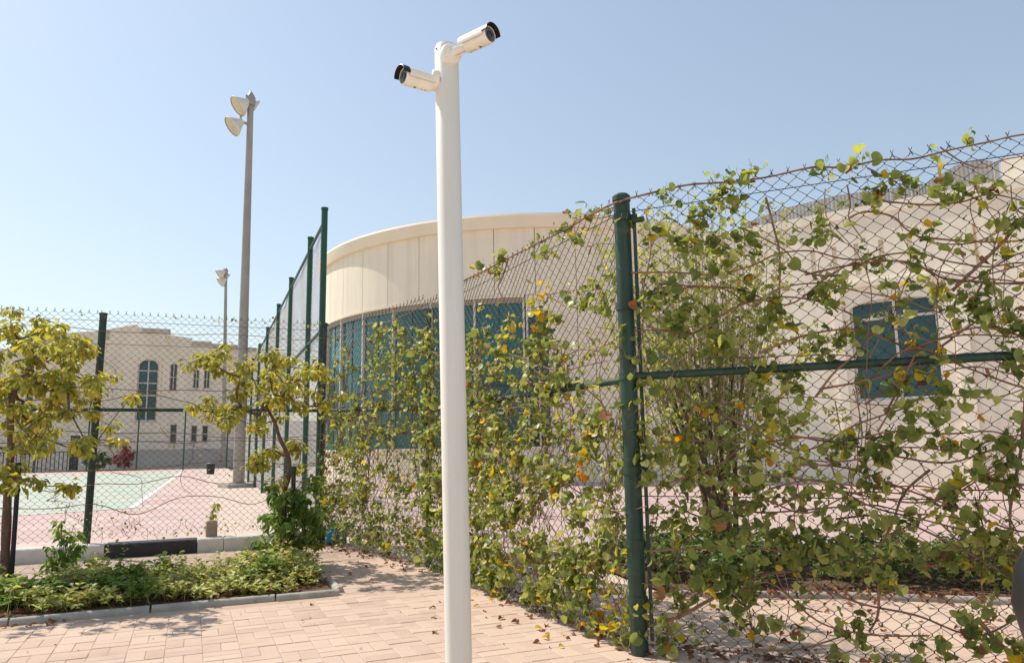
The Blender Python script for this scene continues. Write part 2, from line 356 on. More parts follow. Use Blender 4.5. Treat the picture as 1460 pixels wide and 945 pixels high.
# pavers in a basket weave, each with its own edges
C = 0.213; PX0, PY0 = 0.132, 5.117
pav = MB().box((0, 0, -0.016), (C / 2 - 0.0042, C - 0.0042, 0.032), 0, 0.003).mesh('paver', M['paver'])
base_v = np.array([v.co for v in pav.vertices]); base_f = [tuple(p.vertices) for p in pav.polygons]
slots = []
for i in range(-44, 40):
    for j in range(-22, 25):
        cx, cy = PX0 + (i + .5) * C, PY0 + (j + .5) * C
        if not inside(PAVE, cx, cy) or inside(PLANT, cx, cy) or (cy > 6.50 and cy < 8.6 and cx < 1.3) or inside(PLANT_R, cx, cy) or cy > 10.0: continue
        if cy < 1.2: continue
        for k in (-1, 1):
            rot = (i + j) % 2
            x, y = (cx + k * C / 4, cy) if not rot else (cx, cy + k * C / 4)
            q = px((x, y, 0))
            right_of_fence = x > (2.46 if y > 3.9 else 2.46 + (3.905 - y) * 0.912) - (0.05 * (y - 3.9) if y > 3.9 else 0)
            shown = 0 < q[0] < 1460 and 0 < q[1] < 945 and not right_of_fence
            slots.append((q[2] if shown else 1e3 + q[2], x, y, rot))
slots.sort()
rest = MB()
for n, (d, x, y, rot) in enumerate(slots):
    z = rnd.gauss(0, 0.0009); tx, ty = rnd.gauss(0, .004), rnd.gauss(0, .004); rz = rot * math.pi / 2 + rnd.gauss(0, .006)
    if n < 300:
        o = link('paver', pav, pavement); o.location = (x, y, z); o.rotation_euler = (tx, ty, rz)
    else:
        R = np.array(Matrix.Rotation(rz, 3, 'Z')); v = base_v @ R.T; v[:, 2] += v[:, 0] * tx + v[:, 1] * ty
        rest.add((v + np.array((x, y, z))).tolist(), base_f)
tag(rest.obj('distant_pavers', M['paver'], pavement), kind='stuff')

# ------------------------------------------------------------------ painted kerb and planter edging
kerb = thing('painted_kerb', (-1, 10.2, 0), 'black and white painted concrete kerb under the far chain link fence', 'kerb')
for x0, x1, k in ((-8.95, -7.95, 0), (-7.95, -6.95, 1), (-6.95, -5.95, 0), (-5.95, -4.95, 1), (-4.95, -3.9, 0), (-3.9, -2.87, 1), (-2.87, -1.86, 0), (-1.86, -.86, 0), (-.86, .14, 1), (.14, .44, 0), (.44, 1.06, 0), (1.06, 1.95, 1)):
    yb = 10.10 + rnd.uniform(-.008, .008)
    mb = MB().box(((x0 + x1) / 2, yb + 0.125, 0.06), (x1 - x0 - 0.006, 0.25, 0.20), rnd.gauss(0, .002), 0.012)
    sobj(mb, 'kerb_block', M['kblack' if k else 'kwhite'], kerb)
edge = thing('planter_edging', (-1, 6.6, 0), 'low rounded grey concrete edging along the planted bed', 'edging')
def edging(parent, A, B, step=0.92, r=0.036):
    A, B = Vector((*A, 0)), Vector((*B, 0)); L = (B - A).length; u = (B - A) / L; n = Vector((-u.y, u.x, 0)); k = 0.0
    while k < L - .05:
        e = min(k + step, L); mb = MB(); pr = []
        for a in range(9): t = math.pi * a / 8; pr.append((math.cos(t) * r, 0.014 + math.sin(t) * 0.034))
        pr = [(r, -0.05)] + pr + [(-r, -0.05)]; V = []
        w0 = n * rnd.gauss(0, .004); w1 = n * rnd.gauss(0, .004)
        for s, w in ((k + .008, w0), (e - .008, w1)):
            for a, z in pr: V.append(A + u * s + n * a + w + Vector((0, 0, z)))
        m = len(pr); F = [(i, i + 1, i + 1 + m, i + m) for i in range(m - 1)] + [tuple(range(m - 1, -1, -1)), tuple(range(m, 2 * m))]
        sobj(mb.add(V, F), 'edging_stone', M['concrete'], parent, 50); k = e
edging(edge, (-8.5, 6.60), (1.22, 6.60))
edging(edge, (1.24, 6.66), (1.24, 8.46)); edging(edge, (-8.5, 8.53), (1.2, 8.53))
edge2 = thing('planter_edging', (4.5, 4.7, 0), 'pale concrete edging of the bed behind the right fence panel', 'edging')
edging(edge2, (3.66, 5.22), (4.74, 4.52)); edging(edge2, (4.74, 4.52), (5.48, 3.92)); edging(edge2, (5.48, 3.92), (8.98, 1.12))

# ------------------------------------------------------------------ round building
D_C = Vector((13.848, 30.074, 0)); D_R = 9.1
def dp(a, r, z):
    t = math.radians(a) - YAW; return (D_C.x + r * math.cos(t), D_C.y + r * math.sin(t), z)
def arc_block(a0, a1, r0, r1, z0, z1, n=4):
    mb = MB(); V = []
    for i in range(n + 1):
        a = a0 + (a1 - a0) * i / n
        V += [dp(a, r0, z0), dp(a, r1, z0), dp(a, r1, z1), dp(a, r0, z1)]
    F = []
    for i in range(n):
        for k in range(4): F.append((i * 4 + k, i * 4 + (k + 1) % 4, i * 4 + 4 + (k + 1) % 4, i * 4 + 4 + k))
    F += [(0, 3, 2, 1), (n * 4, n * 4 + 1, n * 4 + 2, n * 4 + 3)]
    return mb.add(V, F)
drum = thing('round_building', (D_C.x, D_C.y, 0), 'cream round-fronted building with curved teal glazing and overhanging flat roof', 'building')
arc_block(150, 390, D_R - 0.5, D_R - 0.05, 5.9, 8.5, 60).obj('wall', M['joint'], drum)
arc_block(150, 390, D_R - 0.5, D_R - 0.05, 0.0, 1.18, 60).obj('base_wall', M['joint'], drum)
arc_block(272.9, 390, D_R - 0.5, D_R - 0.05, 1.1, 6.0, 40).obj('side_wall', M['joint'], drum)
arc_block(150, 390, D_R - 0.9, D_R - 0.6, 0.0, 8.4, 60).obj('inner_wall', M['glassdark'], drum)
STEP = 8.6
joints = [218.4 + STEP * k for k in range(-8, 20)]
for a0, a1 in zip(joints, joints[1:]):
    g = 0.07
    head = 6.16 if a1 < 269.5 else 6.16
    sobj(arc_block(a0 + g, a1 - g, D_R - 0.06, D_R, head, 8.5, 5), 'cladding_panel', M['drum'], drum, 25)
    sobj(arc_block(a0 + g, a1 - g, D_R - 0.06, D_R, 0.0, 1.16, 5), 'cladding_panel', M['drum'], drum, 25)
    if a0 > 268: 
        b0 = max(a0, 272.85); sobj(arc_block(b0 + g, a1 - g, D_R - 0.06, D_R, 1.17, 6.15, 5), 'cladding_panel', M['drum'], drum, 25)
sobj(arc_block(267.9, 272.95, D_R - 0.3, D_R - 0.005, 5.62, 6.14, 5), 'window_lintel', M['drum'], drum, 25)
mb = MB(); prof = [(8.42, 9.0), (8.42, 9.24), (8.62, 9.30), (8.80, 9.34), (8.88, 9.30), (8.88, 8.6)]; n = 96; V = []; F = []
for i in range(n + 1):
    a = 150 + 240 * i / n
    V += [dp(a, r, z) for z, r in prof]
m = len(prof)
for i in range(n):
    for k in range(m - 1): F.append((i * m + k, i * m + k + 1, (i + 1) * m + k + 1, (i + 1) * m + k))
sobj(mb.add(V, F), 'roof_cornice', M['cornice'], drum, 30)
MB().add([dp(i * 7.5, 9.2, 8.80) for i in range(48)], [tuple(range(48))]).obj('roof', M['cornice'], drum)
mull = [177, 187, 197, 207, 217, 227, 237, 247, 257, 267.4]
for a0, a1 in zip(mull, mull[1:]):
    p = arc_block(a0 + 0.3, a1 - 0.3, D_R - 0.16, D_R - 0.12, 1.22, 6.06, 4).obj('window_pane', M['glass'], drum)
    for z in (3.2,): arc_block(a0 + 0.3, a1 - 0.3, D_R - 0.17, D_R - 0.09, z - .03, z + .03, 4).obj('transom', M['glassdark'], drum)
    mid = (a0 + a1) / 2
    arc_block(mid - .10, mid + .10, D_R - 0.17, D_R - 0.10, 1.22, 6.06, 1).obj('glazing_bar', M['glassdark'], drum)
for a in mull: arc_block(a - 0.22, a + 0.22, D_R - 0.2, D_R - 0.02, 1.2, 6.08, 1).obj('mullion', M['frame'], drum)
arc_block(268.2, 272.7, D_R - 0.16, D_R - 0.12, 1.22, 5.6, 4).obj('window_pane', M['glassdark'], drum)
for a in (268.1, 270.4, 272.7): arc_block(a - 0.2, a + 0.2, D_R - 0.2, D_R - 0.03, 1.2, 5.62, 1).obj('mullion', M['frame'], drum)
sobj(arc_block(177, 267.6, D_R - 0.2, D_R + 0.03, 6.075, 6.15, 30), 'window_head', M['cornice'], drum)
sobj(arc_block(177, 273.1, D_R - 0.2, D_R + 0.05, 1.155, 1.215, 30), 'window_sill', M['drum'], drum)

# ------------------------------------------------------------------ flat facades with real openings
class Facade:
    """a wall in its own plane: s along u, z up, n outward"""
    def __init__(f, A, u, n): f.A = Vector((*A, 0)); f.u = Vector((*u, 0)); f.n = Vector((*n, 0))
    def P(f, s, z, d=0.0): return f.A + f.u * s + f.n * d + Vector((0, 0, z))
    def slab(f, s0, s1, z0, z1, d0, d1, mb=None):
        return (mb or MB()).obox(f.P(s0, z0, d0), f.u * (s1 - s0), f.n * (d1 - d0), Vector((0, 0, z1 - z0)))
    def wall(f, s0, s1, z0, z1, holes, depth, blind=()):
        xs = sorted({s0, s1, *[h[0] for h in holes], *[h[1] for h in holes]}); zs = sorted({z0, z1, *[h[2] for h in holes], *[h[3] for h in holes]}); mb = MB()
        for a, b in zip(xs, xs[1:]):
            for c, d in zip(zs, zs[1:]):
                if any(h[0] <= a and b <= h[1] and h[2] <= c and d <= h[3] for h in holes): continue
                mb.add([f.P(a, c), f.P(b, c), f.P(b, d), f.P(a, d)], [(0, 1, 2, 3)])
        for k, h in enumerate(holes):
            a, b, c, d = h; dd = -depth
            mb.add([f.P(a, c), f.P(b, c), f.P(b, d), f.P(a, d), f.P(a, c, dd), f.P(b, c, dd), f.P(b, d, dd), f.P(a, d, dd)],
                   [(0, 1, 5, 4), (1, 2, 6, 5), (2, 3, 7, 6), (3, 0, 4, 7)] + ([(4, 5, 6, 7)] if k in blind else []))
        return mb
    def arch(f, s0, s1, zs, zt, d0, d1, n=14):
        """fills what lies between a square opening head and an arch springing at zs with its crown at zt"""
        mb = MB(); V = []; c = (s0 + s1) / 2; w = (s1 - s0) / 2
        for i in range(n + 1):
            t = math.pi * i / n; s = c - w * math.cos(t); z = zs + (zt - zs) * math.sin(t)
            V += [f.P(s, z, d0), f.P(s, zt + .004, d0), f.P(s, z, d1), f.P(s, zt + .004, d1)]
        F = []
        for i in range(n): o = i * 4; F += [(o, o + 4, o + 5, o + 1), (o + 2, o + 3, o + 7, o + 6), (o, o + 2, o + 6, o + 4)]
        return mb.add(V, F)
    def window(f, parent, s0, s1, z0, z1, vbars, hbars, glass, bar=0.06, depth=0.18, arch=0.0):
        w = f.slab(s0 + .001, s1 - .001, z0 + .001, z1 - .001, -depth, -depth + .03).obj('window', M[glass], parent)
        fr = MB()
        for s in (s0 + bar / 2, s1 - bar / 2, *vbars): f.slab(s - bar / 2, s + bar / 2, z0 + .002, z1 - .002, -depth + .031, -depth + .08, fr)
        for z in (z0 + bar / 2, z1 - bar / 2, *hbars): f.slab(s0 + .002, s1 - .002, z - bar / 2, z + bar / 2, -depth + .032, -depth + .076, fr)
        fr.obj('window_frame', M['frame'], w)
        f.slab(s0 - .06, s1 + .06, z0 - .09, z0 - .004, -.03, .06).obj('window_sill', M['frame'], w)
        if arch: f.arch(s0, s1, z1 - arch, z1, -.003, -depth + .02).obj('arch_head', f.mat, w)

# right-hand block
FR = Facade((15.834, 17.891), (0.51614, -0.85650), (-0.85650, -0.51614)); FR.mat = M['wall']
block = thing('flat_roofed_building', (18, 15, 0), 'cream rendered block with arched teal window behind the right fence panel', 'building')
holes = [(2.78, 4.98, 2.32, 5.15)] + [(s, s + .13, 5.92, 6.85) for s in (1.85, 2.45, 3.05, 3.70, 4.42)] + [(-1.62, -1.10, 3.4, 5.5), (-3.3, -2.5, 3.4, 5.5), (7.6, 9.6, 2.32, 5.15)]
FR.wall(-5.5, 13, 0, 7.62, holes, 0.10, (1, 2, 3, 4, 5)).obj('wall', M['wall'], block)
FR.slab(-5.5, 13, 0, 7.6, -9, -0.6).obj('building_core', M['wall'], block)
FR.slab(-5.52, 13, 7.62, 7.90, -0.6, 0.05).obj('parapet', M['wall'], block)
FR.slab(-5.5, 13, 7.55, 7.622, -9, -0.2).obj('roof', M['plinth'], block)
FR.window(block, 2.78, 4.98, 2.32, 5.15, (3.92,), (4.62,), 'glassdeep', 0.07, 0.2, 0.22)
FR.window(block, 7.6, 9.6, 2.32, 5.15, (8.6,), (4.62,), 'glassdeep', 0.07, 0.2, 0.22)
FR.window(block, -1.62, -1.10, 3.4, 5.5, (), (4.5,), 'glass', 0.06); FR.window(block, -3.3, -2.5, 3.4, 5.5, (-2.9,), (4.5,), 'glass', 0.06)
for a, b in ((2.36, 2.60), (5.36, 5.66), (7.0, 7.3)): FR.slab(a, b, 0, 5.55, 0.001, 0.09).obj('pilaster', M['wall'], block)
FR.slab(2.36, 5.66, 5.55, 5.70, 0.001, 0.10).obj('string_course', M['wall'], block)
for s, z0, z1 in ((6.0, 5.7, 6.9), (-.4, 6.0, 7.2)): FR.slab(s, s + .06, z0, z1, 0.0005, 0.003).obj('rust_streak', M['stain'], block)
def screen(profile, back, label):
    o = thing('roof_screen', FR.P(profile[0][0], 7.62, -back), label, 'roof screen')
    s0, s1 = profile[0][0], profile[-1][0]; k = s0
    while k < s1 - .05:
        e = min(k + 0.55, s1); mb = MB(); V = []; F = []; N = 11
        for i in range(N):
            s = k + (e - .012 - k) * i / (N - 1); d = -back + (0.006 if i % 2 else 0)
            z = next(z0 + (z1 - z0) * (s - a) / (b - a) for (a, z0), (b, z1) in zip(profile, profile[1:]) if a <= s <= b + 1e-6)
            V += [FR.P(s, 7.63, d), FR.P(s, z, d)]
        for i in range(N - 1): F.append((2 * i, 2 * i + 2, 2 * i + 3, 2 * i + 1))
        mb.add(V, F); sh = mb.obj('corrugated_sheet', M['screen'], o); k = e
        md = sh.modifiers.new('thickness', 'SOLIDIFY'); md.thickness = 0.006
    return o
screen([(-.4, 8.35), (0.9, 8.62), (2.6, 8.70), (4.0, 8.60), (4.95, 8.52)], 1.0, 'long grey corrugated sheet screen on the cream block roof')
screen([(4.96, 8.48), (5.75, 8.84), (6.35, 8.86), (6.75, 8.66)], 0.8, 'taller grey corrugated screen at the right end of the roof')
stk = thing('roof_upstand', FR.P(7, 7.6, -1), 'small cream rendered upstand beside the grey roof screens', 'upstand')
FR.slab(6.78, 7.30, 7.63, 8.72, -1.4, -0.7).obj('rendered_block', M['wall'], stk)

# far left building
FL = Facade((0, 63.4), (1, 0), (0, -1)); FL.mat = M['wallfar']
far = thing('school_building', (-3, 63.4, 0.1), 'sand-coloured two-storey building with stepped parapet beyond the sports court', 'building')
HL = [(-3.9, -2.45, 3.65, 8.38), (-1.67, -1.13, 6.0, 8.1), (0.0, 0.47, 6.2, 7.68), (0.78, 1.25, 6.2, 7.68), (-1.45, -0.95, 1.95, 3.4), (0.04, 0.50, 2.0, 3.3), (0.84, 1.28, 2.0, 3.3),
      (-8.05, -7.45, 0.1, 2.6), (-11.1, -10.6, 5.0, 6.8), (-12.6, -11.8, 5.0, 6.8), (-11.1, -10.4, 1.2, 2.9)]
FL.wall(-26, 7.0, 0, 8.6, HL, 0.28).obj('wall', M['wallfar'], far)
FL.slab(-26, 7.0, 0, 8.6, -12, -0.5).obj('building_core', M['wallfar'], far)
steps = [(-26, 8.75), (-12.9, 8.75), (-11.2, 9.2), (-9.98, 9.45), (-9.97, 9.75), (-8.73, 10.2), (-6.76, 10.42), (-4.2, 11.05), (-3.92, 10.82), (-1.8, 10.8), (-1.74, 10.30), (-0.2, 10.14), (-0.19, 9.95), (1.24, 9.95), (1.25, 9.80), (3.15, 9.75), (4.7, 9.5), (7.0, 9.2)]
mb = MB(); V = []; F = []
for s, z in steps: V += [FL.P(s, 8.601, .0), FL.P(s, z, .0), FL.P(s, 8.601, -.8), FL.P(s, z, -.8)]
for i in range(len(steps) - 1): o = i * 4; F += [(o, o + 4, o + 5, o + 1), (o + 1, o + 5, o + 7, o + 3), (o + 2, o + 3, o + 7, o + 6)]
mb.add(V, F + [(len(V) - 4, len(V) - 2, len(V) - 1, len(V) - 3)]).obj('stepped_parapet', M['wallfar'], far)
for s0, s1, z in ((-3.8, -1.8, 10.45), (-0.19, 1.2, 9.55), (1.3, 3.1, 9.4), (3.2, 4.6, 9.25)): FL.slab(s0, s1, z, z + .30, 0.002, 0.14).obj('coping', M['plinth'], far)
for s0, s1, z in ((-9.7, -9.3, 9.3), (-6.5, -6.0, 9.8)): FL.slab(s0, s1, z, z + .7, 0.002, 0.12).obj('coping', M['plinth'], far)
FL.slab(-5.0, 7.0, 0.0, 1.5, 0.002, 0.12).obj('plinth', M['plinth'], far)
FL.window(far, *HL[0], (-3.18,), (4.6, 5.6, 6.55, 7.5), 'glassdeep', 0.09, 0.26, 0.75)
for h in HL[1:4]: FL.window(far, *h, ((h[0] + h[1]) / 2,), (h[2] + (h[3] - h[2]) * .5,), 'glassdark', 0.06, 0.24, 0.24)
for h in HL[4:7]: FL.window(far, *h, (), (h[2] + (h[3] - h[2]) * .5,), 'glassdark', 0.06, 0.24)
for h in HL[8:]: FL.window(far, *h, (), (h[2] + (h[3] - h[2]) * .5,), 'glassdark', 0.06, 0.24)
FL.slab(-8.05, -7.45, 0.1, 2.6, -.25, -.2).obj('door', M['glassdark'], far)
for s0, s1, z0, z1 in ((-4.08, -3.92, 3.6, 8.5), (-2.43, -2.27, 3.6, 8.5)): FL.slab(s0, s1, z0, z1, .002, .12).obj('window_surround', M['wallfar'], far)
bw = thing('boundary_wall', (18, 64, 0), 'low sand-coloured boundary wall far behind the tall court fence', 'wall')
mb = MB().box((22.01, 66, 1.8), (30, 0.3, 3.6)); mb.obj('wall', M['wallfar'], bw); MB().box((22.01, 66, 3.66), (30, 0.42, 0.12)).obj('coping', M['plinth'], bw)
rail = thing('railing', (-10, 60, .1), 'dark metal railing in front of the far building', 'railing')
for s in range(22): MB().box((-13 + s * .25, 60.2, .75), (.05, .05, 1.3)).obj('baluster', M['darkpipe'], rail)
MB().box((-10.4, 60.2, 1.42), (5.4, .06, .06)).obj('handrail', M['darkpipe'], rail)

# ------------------------------------------------------------------ chain link fences
WIRE_W, WIRE_H = 0.090, 0.080
def chain(A, B, z0, z1, r=0.0024, w=WIRE_W, h=WIRE_H, wob=0.02, seed=0, bary=True, belly=0.0, knuckle=True):
    """woven zigzag wires between two points, with knuckled ends on top"""
    A, B = Vector((*A, 0)), Vector((*B, 0)); L = (B - A).length; u = (B - A) / L; n = Vector((-u.y, u.x, 0))
    K = int(L / (w / 2)); w = 2 * L / K; J = int((z1 - z0) / (h / 2)); h = 2 * (z1 - z0) / J; mb = MB(); V = []; F = []
    jz = np.arange(J + 1)
    for k in range(K):
        par = (jz + k) % 2
        s = (k + par) * w / 2; z = z0 + jz * h / 2; o = len(V); m = 0
        for j in range(J + 1):
            e = min(1.0, min(s[j], L - s[j]) * 3)
            q = noise.noise_vector(Vector((s[j] * 1.1 + seed * 9.7, z[j] * 1.1, seed))) * wob * e
            low = max(0, 0.5 - z[j] + z0)
            for dz in ((-.055, .055) if knuckle else (0,)):
                c = A + u * (s[j] + q.x * 0.7) + n * (q.y + belly * e * low * (1 + noise.noise(Vector((s[j] * 2, seed, 3)))) + (r if dz > 0 else -r)) + Vector((0, 0, z[j] + q.z * 0.6 + dz * h))
                V += [c + n * r, c + u * r * 1.2, c - n * r, c - u * r * 1.2]; m += 1
        for j in range(m - 1):
            for i in range(4): F.append((o + j * 4 + i, o + j * 4 + (i + 1) % 4, o + j * 4 + 4 + (i + 1) % 4, o + j * 4 + 4 + i))
        if bary:
            c = A + u * s[J] + Vector((0, 0, z1))
            for t in (-1, 1):
                mb.tube([c - u * t * .012 - Vector((0, 0, .02)), c + Vector((0, 0, .008)), c + u * t * .008 + Vector((0, 0, .030))], r * .8, 4, False)
    return mb.add(V, F)
def post(x, y, z0, z1, r, lean=(0, 0), cap=True):
    mb = MB().lathe((x, y, z0), (lean[0], lean[1], 1), [(0, 0), (0, r), (z1 - z0, r), (z1 - z0, 0)], 20)
    return mb
def band(parent, x, y, z, r): return sobj(MB().lathe((x, y, z - .02), (0, 0, 1), [(0, r), (0, r + .008), (.045, r + .008), (.045, r)], 20), 'clamp_band', M['postgreen'], parent)
def bolt(parent, p, d): return sobj(MB().lathe(p, d, [(0, 0), (0, .013), (.02, .013), (.02, 0)], 6), 'clamp_bolt', M['postgreen'], parent)

f_right = thing('chain_link_fence', (2.46, 3.905, 0), 'near right chain link fence panel with thick green corner post and vine', 'fence')
u3 = Vector((0.674, -0.739, 0)).normalized(); u2 = Vector((0.18, -3.745, 0)).normalized()
P0 = Vector((2.46, 3.905, 0)); P6 = Vector((2.28, 7.65, 0)); PC = Vector((1.66, 10.44, 0)); PE = P0 + u3 * 3.4
sobj(post(P0.x, P0.y, -.05, 2.74, .052), 'post', M['postgreen'], f_right)
sobj(MB().lathe((P0.x, P0.y, 2.735), (0, 0, 1), [(0, .058), (.03, .058), (.045, .045), (.05, 0)], 20), 'post_cap', M['postgreen'], f_right)
for z in (2.62, 2.05, 1.616, 1.05, 0.62, 0.30): band(f_right, P0.x, P0.y, z, .052)
for z in (2.62, 1.05, 0.30): bolt(f_right, P0 + u3 * .06 + Vector((0, 0, z)), (u3.x, u3.y, 0)); bolt(f_right, P0 - u2 * .06 + Vector((0, 0, z)), (-u2.x, -u2.y, 0))
for z in (2.62, 2.05, 1.05, .62): MB().obox(P0 + u3 * .05 + Vector((0, 0, z - .015)) - Vector((0, .004, 0)), u3 * .045, Vector((.006, .006, 0)), (0, 0, .035)).obj('clamp_tab', M['postgreen'], f_right)
t3 = P0 + u3 * .066
MB().obox((t3.x, t3.y, .08), u3 * .022, Vector((.005, .005, 0)), (0, 0, 2.6)).obj('tension_bar', M['postgreen'], f_right)
sobj(MB().tube([P0 + u3 * .06 + Vector((0, 0, 2.60)), P0 + u3 * .14 + Vector((0, 0, 2.60))], .018, 12), 'rail_stub', M['postgreen'], f_right)
sobj(MB().tube([P0 + Vector((0, 0, 1.616)), PE + Vector((0, 0, 1.616))], .024, 12), 'middle_rail', M['postgreen'], f_right)
sobj(post(PE.x, PE.y, -.05, 2.74, .04), 'post', M['postgreen'], f_right)
for z in (2.66, 0.9, 0.06): MB().tube([P0 + u3 * .05 + Vector((0, 0, z)), PE + Vector((0, 0, z))], .0028, 5).obj('tension_wire', M['wire'], f_right)
chain(P0.xy + u3.xy * .1, PE.xy, .03, 2.76, .0026, wob=.035, seed=1).obj('wire_mesh', M['wire'], f_right)['kind'] = 'stuff'

f_mid = thing('chain_link_fence', (2.28, 7.65, 0), 'receding chain link fence buried in vine between white pole and far corner', 'fence')
sobj(post(P6.x + .04, P6.y, -.05, 2.70, .030), 'post', M['postgreen'], f_mid); sobj(post(PC.x, PC.y, 0.1, 2.96, .035), 'post', M['postgreen'], f_mid)
t2 = P0 - u2 * .095
MB().obox((t2.x - .003, t2.y - .02, .08), (.022, 0, 0), (0, .006, 0), (0, 0, 2.6)).obj('tension_bar', M['wiregrey'], f_mid)
for A, B, zA, zB, zz in ((P0, P6, 0, 0, 1.60), (P6, PC, 0, .12, 1.62)):
    sobj(MB().tube([A + Vector((0, 0, zz)), B + Vector((0, 0, zz + zB))], .022, 10), 'middle_rail', M['postgreen'], f_mid)
    for z in (2.66, .06): MB().tube([A + Vector((0, 0, z)), B + Vector((0, 0, z + zB))], .003, 5).obj('tension_wire', M['wire'], f_mid)
chain(P6.xy, t2.xy, .02, 2.76, .0026, wob=.05, seed=2, belly=-.08).obj('wire_mesh', M['wire'], f_mid)['kind'] = 'stuff'
chain(PC.xy, P6.xy, .03, 2.83, .0027, wob=.05, seed=3, belly=-.08).obj('wire_mesh', M['wiregrey'], f_mid)['kind'] = 'stuff'

f_left = thing('chain_link_fence', (-1.07, 10.36, .15), 'low chain link fence standing on the black and white kerb', 'fence')
LX = [-6.67, -3.87, -1.08, 1.64]
for x in LX: sobj(post(x, 10.40, .1, 2.92, .043 if x < 1 else .03, (0.006, 0)), 'post', M['postgreen'], f_left); sobj(MB().lathe((x + .015, 10.40, 2.915), (0, 0, 1), [(0, .048), (.025, .048), (.035, 0)], 16), 'post_cap', M['postgreen'], f_left)
for a, b in zip(LX, LX[1:]):
    sobj(MB().tube([(a, 10.40, 1.74), (b, 10.40, 1.74)], .024, 10), 'middle_rail', M['postgreen'], f_left)
    for z in (2.84, 2.55, 1.0): MB().tube([(a, 10.385, z), (b, 10.385, z)], .0028, 5).obj('tension_wire', M['wire'], f_left)
    chain((a, 10.37), (b, 10.37), .2, 2.94, .0023, wob=.03, seed=int(a * 10)).obj('wire_mesh', M['wire'], f_left)['kind'] = 'stuff'

f_court = thing('court_fence', (1.7, 25, .1), 'tall green court fence with many posts running away to the left building', 'fence')
CY = [10.46, 12.05, 15.1, 18.0, 21.5, 25.0, 29.1, 33.1, 37.2, 41.3, 45.4]
cxf = lambda y: 1.62 + .021 * (y - 10.46)
for y in CY:
    sobj(post(cxf(y) + .005, y, .09, 4.61, .045), 'post', M['courtgreen'], f_court); sobj(MB().lathe((cxf(y) + .005, y, 4.6), (0, 0, 1), [(0, .052), (.03, .052), (.045, 0)], 14), 'post_cap', M['courtgreen'], f_court)
for i, (a, b) in enumerate(zip(CY, CY[1:])):
    for z in (4.42, 2.86): sobj(MB().tube([(cxf(a), a, z), (cxf(b), b, z)], .024, 8), 'rail', M['courtgreen'], f_court)
    chain((cxf(a) + .03, a), (cxf(b) + .03, b), .14, 4.42, .0022 if i < 3 else .0028, w=.10 if i < 4 else .16, h=.09 if i < 4 else .14, wob=.02, seed=20 + i, bary=False, knuckle=False).obj('wire_mesh', M['wirepale'], f_court)['kind'] = 'stuff'
ffar = thing('court_fence', (0, 56, .1), 'thin green end fence of the sports court in front of the far building', 'fence')
for x in (-9, -6.1, -3.2, -0.35, 2.4): sobj(post(x, 56, .09, 4.0, .05), 'post', M['courtgreen'], ffar)
for z in (4.0, 2.0): sobj(MB().tube([(-9, 56, z), (2.4, 56, z)], .02, 6), 'rail', M['wiregrey'], ffar)

